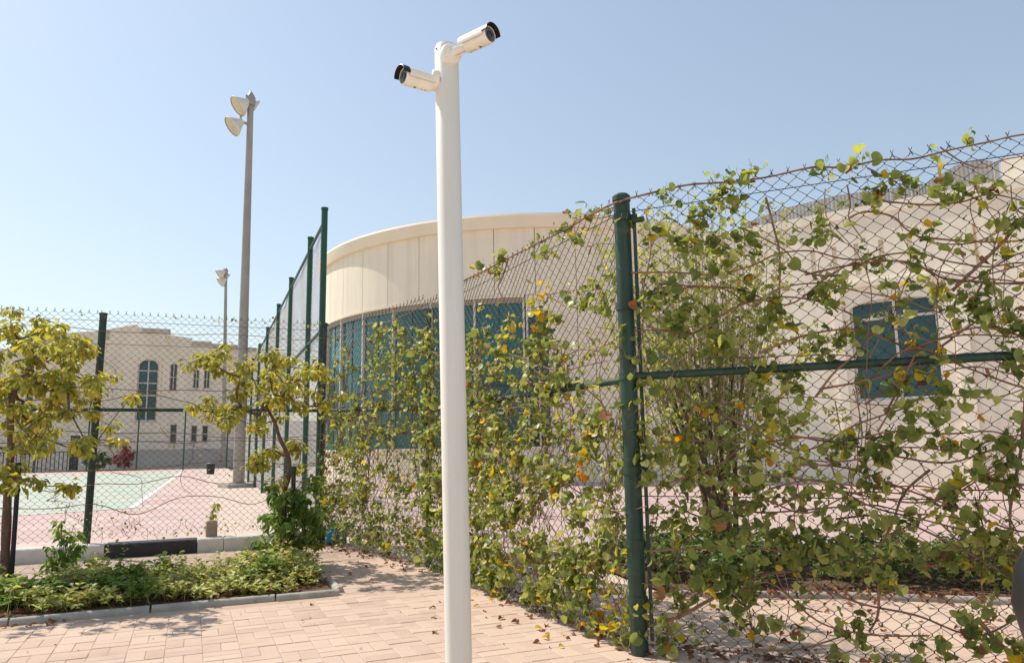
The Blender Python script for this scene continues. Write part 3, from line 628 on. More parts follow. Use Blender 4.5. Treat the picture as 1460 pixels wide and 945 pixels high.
# vine clusters (along the panel, height, spread, leaves, colour) and stem lines (radius, points); tree clusters (across, height)
VINE3= [(0.79,2.77,0.066,10,'g'),(0.6,2.78,0.025,4,'g'),(0.66,2.66,0.099,16,'g'),(0.5,2.53,0.082,12,'g'),(0.56,2.38,0.099,14,'g'),(0.73,2.35,0.082,10,'g'),(0.62,2.22,0.099,12,'g'),(0.4,2.32,0.082,10,'g'),(0.24,2.12,0.115,12,'g'),(0.4,2.03,0.099,10,'g'),(0.16,2.05,0.066,8,'g'),(0.08,1.74,0.049,6,'g'),(0.34,2.71,0.049,5,'g'),(0.26,2.53,0.066,6,'g'),(0.82,1.92,0.099,14,'g'),(0.91,1.84,0.041,4,'y'),(0.78,2.06,0.082,8,'g'),(0.89,2.21,0.082,6,'g'),(0.63,1.83,0.082,8,'g'),(0.75,1.65,0.041,3,'y'),(1.05,2.02,0.066,6,'g'),(1.2,2.09,0.066,12,'g'),(1.18,1.97,0.033,6,'g'),(1.11,1.74,0.099,14,'g'),(1.29,1.74,0.099,12,'g'),(1.38,2.18,0.066,10,'g'),(1.45,2.57,0.099,14,'g'),(1.62,2.56,0.041,4,'g'),(1.77,2.52,0.057,9,'g'),(1.84,2.47,0.025,3,'g'),(1.92,2.49,0.025,4,'g'),(1.98,2.51,0.025,4,'g'),(1.21,2.73,0.041,5,'g'),(1.33,2.7,0.025,3,'g'),(1.41,2.78,0.02,3,'g'),(1.91,2.77,0.02,3,'g'),(1.15,2.47,0.025,4,'g'),(1.16,2.38,0.041,7,'g'),(1.03,2.35,0.02,3,'g'),(1.68,2.28,0.03,5,'g'),(2.0,2.3,0.041,8,'g'),(2.08,2.35,0.033,5,'g'),(2.0,2.17,0.025,2,'y'),(2.04,2.13,0.025,2,'y'),(1.6,2.16,0.025,2,'g'),(1.64,2.1,0.025,2,'g'),(1.54,1.98,0.041,4,'g'),(1.76,1.9,0.099,18,'g'),(1.86,1.86,0.082,12,'g'),(1.95,1.82,0.066,8,'g'),(1.92,1.95,0.066,8,'g'),(2.02,1.78,0.066,10,'g'),(1.98,1.72,0.049,6,'g'),(1.59,1.77,0.025,3,'g'),(1.63,1.56,0.099,10,'g'),(1.53,1.53,0.033,2,'y'),(1.66,1.43,0.099,14,'g'),(2.0,1.57,0.066,6,'g'),(1.47,1.47,0.066,6,'g'),(0.91,1.53,0.066,8,'g'),(0.71,1.58,0.049,5,'g'),(0.8,1.44,0.049,6,'g'),(0.12,1.56,0.041,4,'g'),(1.84,1.53,0.013,1,'b'),(1.85,2.14,0.013,1,'b'),(2.07,2.01,0.025,2,'b'),(0.87,2.25,0.016,1,'b'),(0.38,2.46,0.02,1,'b'),(1.37,1.64,0.02,1,'o'),(1.74,1.76,0.02,1,'o'),(0.7,2.14,0.02,1,'o'),(0.77,1.66,0.02,1,'o'),(1.46,1.99,0.049,5,'g'),(0.61,1.72,0.082,8,'g'),(0.32,1.89,0.082,8,'g'),(0.5,1.98,0.099,8,'g'),(1.71,2.01,0.033,3,'y'),(0.64,2.02,0.025,2,'y'),(1.49,1.86,0.066,6,'g'),(0.09,1.23,0.082,12,'g'),(0.25,0.79,0.082,14,'g'),(0.34,1.15,0.066,10,'g'),(0.34,1.26,0.066,8,'g'),(0.47,1.34,0.049,4,'y'),(0.64,1.39,0.02,1,'o'),(0.36,1.01,0.082,10,'g'),(0.56,1.01,0.033,3,'g'),(0.67,1.08,0.049,4,'g'),(0.82,1.26,0.033,3,'y'),(0.75,1.2,0.025,2,'y'),(0.87,0.97,0.033,3,'g'),(0.91,1.15,0.041,5,'g'),(0.71,0.92,0.066,8,'g'),(0.55,0.82,0.066,8,'g'),(0.4,0.83,0.041,4,'g'),(0.69,0.72,0.049,6,'g'),(0.58,0.65,0.066,8,'g'),(0.99,1.36,0.082,10,'g'),(1.12,1.14,0.066,10,'g'),(1.19,1.19,0.041,4,'g'),(1.28,1.05,0.066,8,'g'),(1.38,1.14,0.099,14,'g'),(1.46,1.23,0.049,6,'g'),(1.5,1.31,0.066,8,'g'),(1.64,1.35,0.099,10,'g'),(1.63,1.24,0.049,6,'g'),(1.35,1.0,0.049,6,'g'),(1.31,0.92,0.041,5,'g'),(1.09,0.95,0.049,6,'g'),(0.99,0.9,0.025,2,'g'),(1.19,0.86,0.049,6,'g'),(0.82,0.76,0.066,10,'g'),(0.85,0.66,0.066,10,'g'),(0.97,0.68,0.049,6,'g'),(1.05,0.81,0.049,5,'g'),(1.21,0.77,0.082,10,'g'),(1.35,0.71,0.049,6,'g'),(1.49,0.87,0.025,2,'g'),(1.48,0.77,0.041,5,'g'),(1.61,0.94,0.066,8,'g'),(1.66,0.85,0.066,8,'g'),(1.74,0.81,0.066,8,'g'),(1.8,0.75,0.066,10,'g'),(1.8,0.7,0.049,6,'g'),(1.87,1.13,0.099,14,'g'),(1.81,1.04,0.066,8,'g'),(1.91,0.94,0.049,6,'g'),(1.9,0.76,0.033,3,'g'),(1.91,1.02,0.049,6,'g'),(1.79,1.18,0.049,6,'g'),(1.81,1.31,0.016,1,'o'),(1.67,0.6,0.099,14,'g'),(1.8,0.58,0.099,14,'g'),(1.5,0.63,0.082,10,'g'),(1.33,0.53,0.099,16,'g'),(1.2,0.58,0.099,14,'g'),(1.05,0.58,0.099,14,'g'),(0.9,0.54,0.099,14,'g'),(0.68,0.53,0.082,10,'g'),(0.53,0.49,0.099,12,'g'),(0.38,0.48,0.099,12,'g'),(0.24,0.34,0.049,4,'g'),(0.09,0.27,0.025,2,'g'),(0.18,0.16,0.033,3,'g'),(0.33,0.18,0.033,3,'g'),(0.19,0.07,0.025,2,'g'),(0.46,0.42,0.066,8,'g'),(0.57,0.27,0.066,10,'g'),(0.64,0.34,0.049,6,'g'),(0.63,0.18,0.033,4,'g'),(0.77,0.22,0.033,4,'g'),(0.87,0.17,0.016,1,'b'),(0.84,0.18,0.02,2,'g'),(1.17,0.27,0.049,9,'g'),(1.12,0.22,0.033,4,'g'),(1.16,0.15,0.033,4,'g'),(1.3,0.12,0.049,4,'g'),(1.65,0.34,0.025,3,'g'),(1.69,0.28,0.049,6,'g'),(1.74,0.21,0.049,6,'g'),(1.8,0.37,0.049,5,'g'),(1.83,0.25,0.049,6,'g'),(1.57,0.17,0.049,6,'g'),(1.44,0.2,0.049,5,'g'),(1.87,0.21,0.033,4,'g'),(0.88,0.32,0.025,3,'g'),(0.12,1.07,0.066,5,'g'),(0.43,0.73,0.066,5,'g'),(0.16,0.4,0.066,5,'g'),(1.9,0.56,0.066,8,'g'),(1.71,1.02,0.049,4,'g'),(0.78,1.08,0.02,1,'b'),(1.89,1.1,0.033,2,'g'),(1.59,1.17,0.066,5,'g')]
STEM3= [(0.0074,[(-0.22,2.65),(-0.04,2.71),(0.18,2.74),(0.42,2.77),(0.69,2.75),(0.89,2.76),(1.14,2.74),(1.31,2.73),(1.48,2.76),(1.64,2.73),(1.81,2.73),(1.99,2.74),(2.16,2.74),(2.46,2.73)]),(0.0049,[(0.88,2.62),(0.9,2.44),(0.92,2.26),(0.9,2.05),(0.91,1.94)]),(0.0041,[(0.06,2.25),(0.34,2.22),(0.55,2.19),(0.76,2.21),(0.92,2.26),(1.09,2.28),(1.26,2.2),(1.47,2.16),(1.64,2.1),(1.81,2.04),(1.98,1.99),(2.08,1.98),(2.37,1.96)]),(0.0041,[(0.95,2.22),(1.11,2.13),(1.26,2.11),(1.41,2.2),(1.59,2.19),(1.75,2.13),(1.92,2.08),(2.09,2.07),(2.38,2.02)]),(0.0041,[(1.3,2.43),(1.38,2.46),(1.51,2.42),(1.57,2.33),(1.68,2.25),(1.81,2.21),(1.91,2.22),(2.01,2.27),(2.12,2.35)]),(0.0074,[(1.76,1.96),(1.87,2.08),(2.01,2.19),(2.11,2.31),(2.25,2.44)]),(0.0033,[(1.3,2.63),(1.32,2.52),(1.3,2.43),(1.38,2.27)]),(0.0041,[(1.48,2.49),(1.68,2.46),(1.85,2.45),(1.98,2.46),(2.12,2.42)]),(0.0033,[(1.78,2.75),(1.88,2.66),(1.96,2.61),(2.04,2.62),(2.15,2.63)]),(0.0041,[(0.72,2.48),(0.85,2.37),(0.96,2.29),(1.02,2.19)]),(0.0041,[(0.07,2.1),(0.26,2.12),(0.51,2.14),(0.65,2.08),(0.77,1.99),(0.91,2.08),(1.13,2.09),(1.31,2.01),(1.51,1.94),(1.64,1.88),(1.7,1.84)]),(0.0033,[(0.01,1.9),(0.32,1.89),(0.57,1.94),(0.73,2.03)]),(0.0033,[(1.17,1.78),(1.3,1.86),(1.45,1.91),(1.54,1.94)]),(0.0049,[(1.49,1.66),(1.71,1.74),(1.85,1.76),(2.05,1.73)]),(0.0049,[(1.06,1.46),(1.17,1.57),(1.28,1.68),(1.44,1.85)]),(0.0049,[(1.39,1.35),(1.47,1.47),(1.53,1.58),(1.6,1.72)]),(0.0041,[(1.83,1.86),(1.92,2.04),(1.97,2.06),(2.09,2.08)]),(0.0049,[(1.09,1.49),(1.36,1.54),(1.56,1.6),(1.78,1.75),(1.97,1.88),(2.07,1.93)]),(0.0033,[(1.67,1.56),(1.83,1.58),(1.96,1.53),(2.03,1.51)]),(0.0025,[(0.17,2.62),(0.18,2.39),(0.13,2.13),(0.1,1.87),(0.07,1.69)]),(0.0025,[(1.61,2.17),(1.54,2.02),(1.49,1.89),(1.44,1.76)]),(0.0025,[(0.98,1.67),(1.16,1.67),(1.37,1.64),(1.54,1.65),(1.67,1.6)]),(0.0033,[(0.4,1.74),(0.69,1.7),(0.98,1.69)]),(0.0025,[(2.02,1.45),(1.92,1.42),(1.75,1.42),(1.55,1.44)]),(0.0041,[(0.16,1.21),(0.46,1.21),(0.72,1.21),(1.04,1.22),(1.24,1.17),(1.53,1.17),(1.73,1.15),(1.85,1.19),(2.0,1.23)]),(0.0041,[(0.62,1.04),(0.86,1.02),(1.05,0.98),(1.31,0.97),(1.51,0.98),(1.64,0.96),(1.81,0.94),(1.97,0.96)]),(0.0041,[(0.52,0.86),(0.7,0.83),(0.89,0.82),(1.07,0.86),(1.29,0.87),(1.47,0.84),(1.67,0.81),(1.81,0.72),(1.92,0.63)]),(0.0041,[(0.08,0.6),(0.42,0.61),(0.75,0.63),(0.99,0.59),(1.19,0.57),(1.48,0.62),(1.61,0.6),(1.78,0.64),(1.94,0.66)]),(0.0041,[(1.34,1.25),(1.42,1.36),(1.47,1.45)]),(0.0057,[(1.58,1.06),(1.45,0.94),(1.37,0.76),(1.28,0.59),(1.2,0.46)]),(0.0074,[(2.02,1.4),(1.97,1.13),(1.9,0.87),(1.9,0.7)]),(0.0082,[(1.72,0.34),(1.82,0.21),(1.89,0.16)]),(0.0057,[(1.29,0.47),(1.27,0.32),(1.22,0.23)]),(0.0041,[(0.65,0.09),(0.87,0.12),(1.09,0.18)]),(0.009,[(0.04,0.15),(0.24,0.24),(0.44,0.34),(0.68,0.46),(0.9,0.51)]),(0.0033,[(-0.07,0.13),(0.15,0.15),(0.34,0.19)]),(0.0033,[(-0.26,1.57),(-0.15,1.41),(-0.16,1.16),(-0.2,0.93),(-0.28,0.76)]),(0.0033,[(1.07,1.22),(1.13,1.01),(1.19,0.86),(1.25,0.72)]),(0.0033,[(1.76,0.91),(1.79,0.72),(1.76,0.52),(1.75,0.35)]),(0.0033,[(0.78,0.63),(0.8,0.47),(0.88,0.35),(1.0,0.3)]),(0.0041,[(1.35,0.71),(1.52,0.81),(1.68,0.93),(1.83,1.03),(1.99,1.1)]),(0.0033,[(1.6,0.79),(1.68,0.66),(1.73,0.55)]),(0.0025,[(0.93,0.98),(0.9,0.79),(0.94,0.63)]),(0.0033,[(0.3,0.44),(0.45,0.42),(0.6,0.3),(0.65,0.13)]),(0.0025,[(1.41,0.59),(1.58,0.57),(1.77,0.57),(1.94,0.6)]),(0.0025,[(0.19,1.46),(0.44,1.43),(0.74,1.45),(1.06,1.45),(1.41,1.39),(1.69,1.43),(2.02,1.38)]),(0.0025,[(0.03,0.4),(0.28,0.39),(0.54,0.34)])]
VINE2= [(1.51,2.81,0.039,5,'y'),(2.0,2.78,0.059,9,'g'),(1.96,2.63,0.059,6,'g'),(2.52,2.78,0.027,4,'g'),(2.7,2.77,0.02,3,'g'),(2.77,2.64,0.033,5,'g'),(3.03,2.76,0.031,6,'g'),(3.19,2.8,0.03,5,'g'),(3.22,2.65,0.036,8,'g'),(3.37,2.61,0.017,1,'y'),(3.39,2.77,0.018,3,'g'),(3.61,2.71,0.014,2,'g'),(2.71,2.38,0.026,3,'y'),(2.65,2.3,0.027,4,'y'),(2.62,2.23,0.027,5,'g'),(2.73,2.17,0.02,2,'y'),(2.22,2.21,0.036,5,'y'),(1.54,2.48,0.031,3,'y'),(3.35,2.2,0.071,10,'g'),(3.38,2.26,0.029,4,'g'),(3.26,2.18,0.048,7,'g'),(3.48,2.14,0.046,7,'g'),(3.6,2.3,0.034,5,'g'),(3.12,2.24,0.025,4,'g'),(3.56,2.05,0.046,6,'g'),(2.74,2.17,0.02,2,'y'),(2.88,2.11,0.035,7,'g'),(2.67,2.08,0.057,16,'g'),(2.7,1.96,0.071,18,'g'),(2.51,1.94,0.074,14,'g'),(2.21,2.14,0.046,6,'y'),(1.99,2.1,0.064,9,'g'),(2.95,1.8,0.055,9,'g'),(2.87,1.91,0.056,9,'g'),(1.84,1.99,0.065,8,'g'),(2.13,1.93,0.062,10,'g'),(2.34,1.87,0.06,9,'g'),(2.63,1.84,0.058,10,'g'),(2.53,1.76,0.073,10,'g'),(2.36,1.69,0.075,10,'g'),(2.74,1.67,0.085,12,'g'),(2.97,1.65,0.055,8,'g'),(3.07,1.67,0.054,8,'g'),(1.33,1.95,0.052,5,'g'),(1.28,1.72,0.062,7,'g'),(1.75,1.67,0.041,5,'g'),(1.55,1.86,0.051,6,'g'),(1.32,1.51,0.088,14,'g'),(1.23,1.41,0.071,8,'g'),(1.93,1.44,0.064,9,'g'),(1.89,1.31,0.081,12,'g'),(1.57,1.3,0.034,3,'o'),(2.39,1.56,0.045,6,'g'),(2.68,1.57,0.057,10,'g'),(2.64,1.45,0.017,3,'g'),(2.42,1.34,0.075,12,'g'),(2.75,1.34,0.057,9,'g'),(2.55,1.42,0.088,12,'g'),(2.85,1.52,0.056,8,'g'),(2.95,1.3,0.069,10,'g'),(2.99,1.19,0.055,8,'g'),(3.35,1.34,0.051,16,'g'),(3.35,1.26,0.058,18,'g'),(3.3,1.21,0.045,12,'g'),(3.43,1.41,0.044,12,'g'),(3.34,1.13,0.051,6,'g'),(3.54,1.11,0.025,3,'g'),(3.22,1.55,0.039,5,'g'),(3.46,1.61,0.038,4,'g'),(3.56,1.42,0.037,4,'g'),(2.24,1.15,0.077,12,'g'),(2.04,1.23,0.063,8,'g'),(2.31,1.08,0.046,5,'y'),(2.17,1.04,0.062,9,'g'),(1.4,1.12,0.087,12,'g'),(1.4,1.07,0.069,8,'g'),(1.84,0.96,0.049,5,'y'),(1.77,1.07,0.066,9,'g'),(2.53,1.08,0.059,8,'g'),(2.8,1.08,0.056,8,'g'),(2.74,1.01,0.057,7,'g'),(2.85,1.03,0.042,5,'g'),(2.95,0.96,0.041,4,'y'),(3.21,1.04,0.018,2,'o'),(3.15,1.18,0.04,4,'g'),(3.19,1.1,0.026,3,'y'),(2.82,0.95,0.07,8,'g'),(2.49,0.94,0.044,3,'y'),(2.09,0.91,0.079,9,'g'),(1.6,0.87,0.084,9,'g'),(1.96,0.31,0.054,4,'y'),(1.58,0.37,0.057,5,'g'),(1.4,0.22,0.059,8,'g'),(1.61,0.14,0.071,12,'g'),(1.78,0.24,0.056,8,'g'),(2.08,0.27,0.067,12,'g'),(2.25,0.27,0.052,8,'g'),(1.99,0.19,0.054,8,'g'),(2.34,0.35,0.038,5,'g'),(2.53,0.43,0.05,8,'g'),(2.57,0.35,0.019,2,'g'),(2.72,0.34,0.03,3,'y'),(2.64,0.2,0.073,14,'g'),(2.49,0.17,0.038,6,'g'),(2.38,0.08,0.045,9,'g'),(2.69,0.15,0.018,2,'y'),(2.88,0.2,0.024,4,'g'),(3.09,0.49,0.068,14,'g'),(3.25,0.46,0.055,12,'g'),(3.02,0.34,0.057,12,'g'),(3.12,0.27,0.057,10,'g'),(3.33,0.44,0.055,10,'g'),(3.43,0.55,0.043,8,'g'),(3.49,0.28,0.016,2,'y'),(3.27,0.13,0.013,2,'o'),(3.38,0.1,0.038,4,'y'),(3.53,0.37,0.032,4,'g'),(3.36,0.39,0.043,6,'g'),(2.81,0.28,0.048,6,'g'),(3.23,0.36,0.044,8,'g'),(2.98,0.43,0.046,8,'g'),(1.29,0.09,0.045,5,'g'),(1.51,0.43,0.072,8,'g'),(2.42,0.47,0.063,9,'g'),(2.15,0.46,0.079,10,'g'),(2.8,0.53,0.06,9,'g'),(3.14,0.58,0.056,9,'g')]
STEM2= [(0.0052,[(1.11,2.76),(1.78,2.76),(2.37,2.75),(3.15,2.73),(3.43,2.75),(3.67,2.72),(3.81,2.72)]),(0.0046,[(2.09,2.74),(1.96,2.63),(1.96,2.51),(2.09,2.32)]),(0.0034,[(3.15,2.73),(3.25,2.75),(3.56,2.68),(3.77,2.65)]),(0.0034,[(2.71,2.35),(2.92,2.23),(3.12,2.15),(3.52,2.08),(3.67,2.08),(3.81,2.08)]),(0.0029,[(3.37,2.48),(3.46,2.52),(3.63,2.48)]),(0.0034,[(2.73,2.27),(2.87,2.31),(3.17,2.27),(3.49,2.21)]),(0.0034,[(3.47,1.98),(3.66,1.92),(3.8,1.89)]),(0.0056,[(1.51,2.14),(1.51,1.91),(1.52,1.57),(1.53,1.33),(1.59,1.13),(1.54,0.9)]),(0.0044,[(1.47,2.15),(1.76,1.98)]),(0.0037,[(1.75,1.84),(2.05,1.74)]),(0.0037,[(1.68,1.54),(2.08,1.52),(2.42,1.5)]),(0.0044,[(2.82,1.5),(3.06,1.49),(3.1,1.4),(3.1,1.24),(3.17,1.11),(3.19,1.01)]),(0.0037,[(3.0,1.74),(2.99,1.58),(3.14,1.48)]),(0.0031,[(3.45,1.38),(3.48,1.14),(3.47,0.99)]),(0.0025,[(3.1,2.03),(3.39,1.96),(3.62,1.88)]),(0.0025,[(2.98,1.88),(3.38,1.83),(3.61,1.84)]),(0.0031,[(2.0,1.14),(2.1,1.0),(2.09,0.85)]),(0.0025,[(3.63,1.38),(3.53,1.21),(3.48,1.11)]),(0.0042,[(1.34,0.46),(1.37,0.21),(1.4,0.11)]),(0.0037,[(1.94,0.52),(1.97,0.39),(2.05,0.28)]),(0.0037,[(3.42,0.39),(3.39,0.5),(3.43,0.59)]),(0.0032,[(2.96,0.15),(3.17,0.05),(3.42,0.05),(3.51,0.08)]),(0.0026,[(2.57,0.28),(2.81,0.24),(2.96,0.15)]),(0.0026,[(2.92,0.54),(2.98,0.42),(3.06,0.34)])]
T1C = [(-0.13,2.57),(-0.04,2.55),(0.08,2.49),(-0.14,2.37),(-0.03,2.38),(0.11,2.39),(-0.09,2.17),(0.05,2.25),(-0.15,2.04),(-0.03,2.04),(0.1,2.12),(0.2,2.09),(0.16,1.95),(0.04,1.92),(-0.09,1.88),(0.29,1.89),(0.37,2.13),(0.33,1.99),(0.45,2.21),(0.5,2.25),(0.58,2.18),(0.64,2.11),(0.56,2.07),(0.83,2.19),(0.77,2.12),(0.43,1.93),(0.24,1.79),(0.15,1.75),(-0.04,1.71),(0.06,1.65),(-0.07,1.58),(0.02,1.52),(0.15,1.62),(0.28,1.59),(0.39,1.79),(0.49,1.86),(0.6,1.83),(0.73,1.8),(0.81,1.84),(0.87,1.77),(0.64,1.52),(0.69,1.59),(0.81,1.35),(0.73,1.32),(0.62,1.35),(0.54,1.39),(0.17,1.39),(0.27,1.35),(0.32,1.25),(0.08,1.26),(-0.01,1.26),(-0.07,1.2),(-0.02,1.1),(0.36,0.99),(0.39,0.91),(0.12,1.08),(0.05,1.0),(0.5,1.73),(-0.26,2.49),(-0.33,2.28),(-0.28,2.03),(-0.39,1.89),(-0.25,1.71),(-0.33,1.52),(-0.19,1.33),(-0.45,2.15)]
T1L = [(0.0,-0.0),(-0.02,0.51),(-0.04,0.94),(-0.08,1.26),(-0.06,1.52),(-0.05,1.78),(-0.01,2.04),(0.05,2.25)]
T2C = [(-0.83,2.3),(-0.76,2.15),(-0.86,2.19),(-0.7,2.27),(-0.6,2.08),(-0.5,1.97),(-0.56,1.86),(-0.46,1.82),(-0.36,1.94),(-0.26,2.05),(-0.2,2.17),(-0.13,2.24),(-0.03,2.17),(-0.09,2.05),(-0.19,1.94),(0.05,1.98),(0.19,2.13),(0.3,2.06),(0.23,1.94),(0.12,1.86),(0.34,1.83),(0.38,1.71),(-0.02,1.79),(-0.15,1.79),(-0.29,1.75),(-0.42,1.67),(-0.52,1.6),(-0.65,1.64),(-0.74,1.6),(-0.58,1.52),(-0.45,1.49),(-0.68,1.75),(0.2,1.71),(-0.2,1.23),(-0.17,1.08),(-0.24,1.15),(0.03,1.3),(0.07,1.22)]
T2S = [(-0.15,0.64),(-0.22,0.5),(-0.05,0.74),(0.08,0.78),(0.22,0.7),(0.3,0.55),(0.16,0.48),(0.02,0.41),(-0.11,0.31),(0.23,0.33),(0.37,0.43),(-0.17,0.24),(-0.04,0.2),(0.33,0.83),(0.12,0.59),(-0.08,0.53),(0.06,0.27)]
T2L = [(0.0,-0.0),(-0.02,0.34),(-0.03,0.71),(0.02,0.96),(-0.01,1.15),(-0.09,1.33),(-0.18,1.52),(-0.25,1.71)]

# ------------------------------------------------------------------ vines
YMAT = {'g': 0, 'y': 1, 'o': 2, 'b': 3}
def vine(label, A, u, clusters, stems, n_out, size, mats, per_stem_mat, extra_stem_leaves=0, n_objects=300, seed=5, thing_name='climbing_vine', zrange=(0.03, 2.85), smax=9.0, dens=1.0):
    r = random.Random(seed); root = thing(thing_name, (A[0], A[1], 0), label, 'vine'); A = Vector((*A, 0)); n = n_out
    at = lambda s, z, d=0.0: A + u * s + n * d + Vector((0, 0, z))
    twigs = MB()
    paths = []
    for k, (rad, pts) in enumerate(stems):
        P = spline([at(s + r.uniform(-.012, .012), max(.02, z + r.uniform(-.012, .012)), r.uniform(-.02, .055)) for s, z in pts], 5)
        R = [rad * 1.25 * (1.12 - 0.4 * i / len(P)) * r.uniform(.88, 1.12) for i in range(len(P))]
        sobj(MB().tube(P, R, 6), 'stem', M[per_stem_mat if rad > 0.0022 else 'stem'], root, 60); paths.append(P)
    shapes = KID; leaves = []
    for s, z, rad, cnt, kind in clusters:
        c = at(s, z)
        # a young twig carries each cluster
        q = spline([at(s + r.uniform(-.7, .7) * rad, z + rad * r.uniform(.4, 1.1), r.uniform(-.02, .03)), at(s, z, r.uniform(0, .04)), at(s + r.uniform(-.7, .7) * rad, max(.02, z - rad * r.uniform(.6, 1.2)), r.uniform(0, .05))], 4)
        if rad > .03: twigs.tube(q, .0022, 4, False)
        hub = (0, 0)
        for _ in range(int(cnt * dens + r.random())):
            if r.random() < .33 or _ == 0: hub = (r.gauss(0, rad * .5), r.gauss(0, rad * .5))
            ds, dz = hub[0] + r.gauss(0, .022), hub[1] + r.gauss(0, .026); k = kind
            if kind == 'g':
                w = r.random(); k = 'y' if w < .03 else ('o' if w < .036 else ('b' if w < .05 else 'g'))
            elif r.random() < .3: k = 'g'
            leaves.append((s + ds, z + dz, r.gauss(.02, .035), k))
    for P in paths:
        for _ in range(int(extra_stem_leaves * len(P) / 10)):
            p = P[r.randrange(len(P))] - A
            leaves.append((p.dot(u) + r.gauss(0, .03), p.z + r.gauss(0, .04), r.gauss(.02, .03), r.choice('ggggggggggyb')))
    rows = []
    for s, z, d, k in leaves:
        if not (zrange[0] < z < zrange[1]) or s > smax or s < -.15: continue
        p = at(s, z, d); L = size * (r.uniform(.4, 1.1) if r.random() < .82 else r.uniform(1.1, 1.65)) * (1.0 if k != 'b' else .8)
        nn = (n * r.uniform(-.1, .8) + Vector((0, 0, r.uniform(.1, 1.0))) + rvec(r) * .8)
        tt = Vector((0, 0, -1)) * r.uniform(-.2, 1.0) + u * r.uniform(-1, 1) + n * r.uniform(-.2, .5)
        q = px(p); vis = 0 < q[0] < 1460 and 0 < q[1] < 945
        rows.append((-(L / max(q[2], .1)) if vis else 1, p, nn, tt, L, k))
    rows.sort(key=lambda x: x[0])
    meshes = {}
    cl = Cloud()
    for i, (_, p, nn, tt, L, k) in enumerate(rows):
        v = r.randrange(len(shapes))
        if i < n_objects:
            if (v, k) not in meshes:
                me = MB().add(*shapes[v]).mesh('leaf', mats[YMAT[k]]); smooth_angle(me, 80); meshes[v, k] = me
            o = link('leaf', meshes[v, k], root); o.matrix_local = Matrix.Translation(p) @ basis(nn, tt).to_4x4() @ Matrix.Scale(L, 4)
        else: cl.leaf(shapes[v], p, nn, tt, L, YMAT[k])
        if L / max(px(p)[2], .1) > .011: twigs.tube([p, p + Vector((r.uniform(-.02, .02), r.uniform(-.02, .02), r.uniform(.02, .05)))], .0013, 3, False)
    if cl.mb.v:
        f = cl.mb.obj('foliage', mats, root, True); f['kind'] = 'stuff'
    if twigs.v: twigs.obj('twigs', M['stemgreen'], root, True)['kind'] = 'stuff'
    return root

n3 = Vector((-u3.y, u3.x, 0)); n3 = n3 if n3.dot(Vector((-1, -1, 0))) > 0 else -n3
n2 = Vector((-1, 0, 0))
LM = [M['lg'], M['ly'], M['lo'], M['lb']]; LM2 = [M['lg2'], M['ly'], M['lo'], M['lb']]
r = random.Random(31)
tendril = []
for k in range(60):                                       # thin hanging shoots between the drawn stems
    s = r.uniform(.1, 3.3); z = r.uniform(.7, 2.7); L = r.uniform(.3, 1.0); pts = [(s, z)]
    for j in range(4): pts.append((pts[-1][0] + r.gauss(.0, .06), max(.05, pts[-1][1] - L / 4)))
    tendril.append((.0022, pts))
for k in range(46):
    s = r.uniform(0.1, 2.8); z = r.uniform(.25, 2.3); pts = [(s, z)]
    for j in range(5): pts.append((pts[-1][0] + .25, max(.05, pts[-1][1] + r.gauss(0, .09))))
    tendril.append((.0045, pts))
extra3 = [(r.uniform(.15, 3.3), r.uniform(.05, 1.7), r.uniform(.05, .11), r.randrange(2, 5), 'g') for k in range(50)] + [(r.uniform(2.2, 3.3), r.uniform(.05, 2.7), r.uniform(.05, .12), r.randrange(4, 12), 'g') for k in range(40)]
STEM3[0] = (STEM3[0][0] * .68, STEM3[0][1])
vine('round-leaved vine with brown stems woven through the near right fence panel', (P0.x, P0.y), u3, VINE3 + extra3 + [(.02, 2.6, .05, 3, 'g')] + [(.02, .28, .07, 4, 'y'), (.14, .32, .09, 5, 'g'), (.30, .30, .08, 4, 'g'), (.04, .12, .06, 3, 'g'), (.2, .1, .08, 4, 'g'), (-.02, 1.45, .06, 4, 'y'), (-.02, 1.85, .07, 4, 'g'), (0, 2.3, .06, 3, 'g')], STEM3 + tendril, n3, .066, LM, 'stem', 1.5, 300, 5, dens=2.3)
ten2 = []
for k in range(80):
    s = r.uniform(0, 3.7); z = r.uniform(.9, 2.0); L = r.uniform(.4, 1.4); pts = [(s, z)]
    for j in range(5): pts.append((pts[-1][0] + r.gauss(0, .07), max(.04, pts[-1][1] - L / 5)))
    ten2.append((.0018, pts))
for k in range(42):
    s = r.uniform(0, 3.0); z = r.uniform(.2, 2.2); pts = [(s, z)]
    for j in range(4): pts.append((pts[-1][0] + .22, max(.05, pts[-1][1] + r.gauss(0, .1))))
    ten2.append((.0035, pts))
extra2 = [(r.uniform(0, 3.75), abs(r.gauss(0, .75)) + .05, r.uniform(.05, .11), r.randrange(3, 9), 'g') for k in range(230)]
extra2 += [(r.uniform(0, 2.0), r.uniform(.1, 2.2), r.uniform(.06, .12), r.randrange(4, 9), 'g') for k in range(100)]
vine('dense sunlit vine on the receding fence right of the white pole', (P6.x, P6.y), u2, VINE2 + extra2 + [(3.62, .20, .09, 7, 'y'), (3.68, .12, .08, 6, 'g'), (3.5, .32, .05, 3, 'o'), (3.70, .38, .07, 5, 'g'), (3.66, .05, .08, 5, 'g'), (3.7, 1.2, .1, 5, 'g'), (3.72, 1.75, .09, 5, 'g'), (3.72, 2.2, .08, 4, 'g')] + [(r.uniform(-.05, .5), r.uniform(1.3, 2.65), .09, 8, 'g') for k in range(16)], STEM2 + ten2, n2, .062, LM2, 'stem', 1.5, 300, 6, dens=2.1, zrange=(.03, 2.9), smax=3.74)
u1 = (P6 - PC).normalized(); n1 = Vector((u1.y, -u1.x, 0)); n1 = n1 if n1.dot(Vector((-1, -.3, 0))) > 0 else -n1
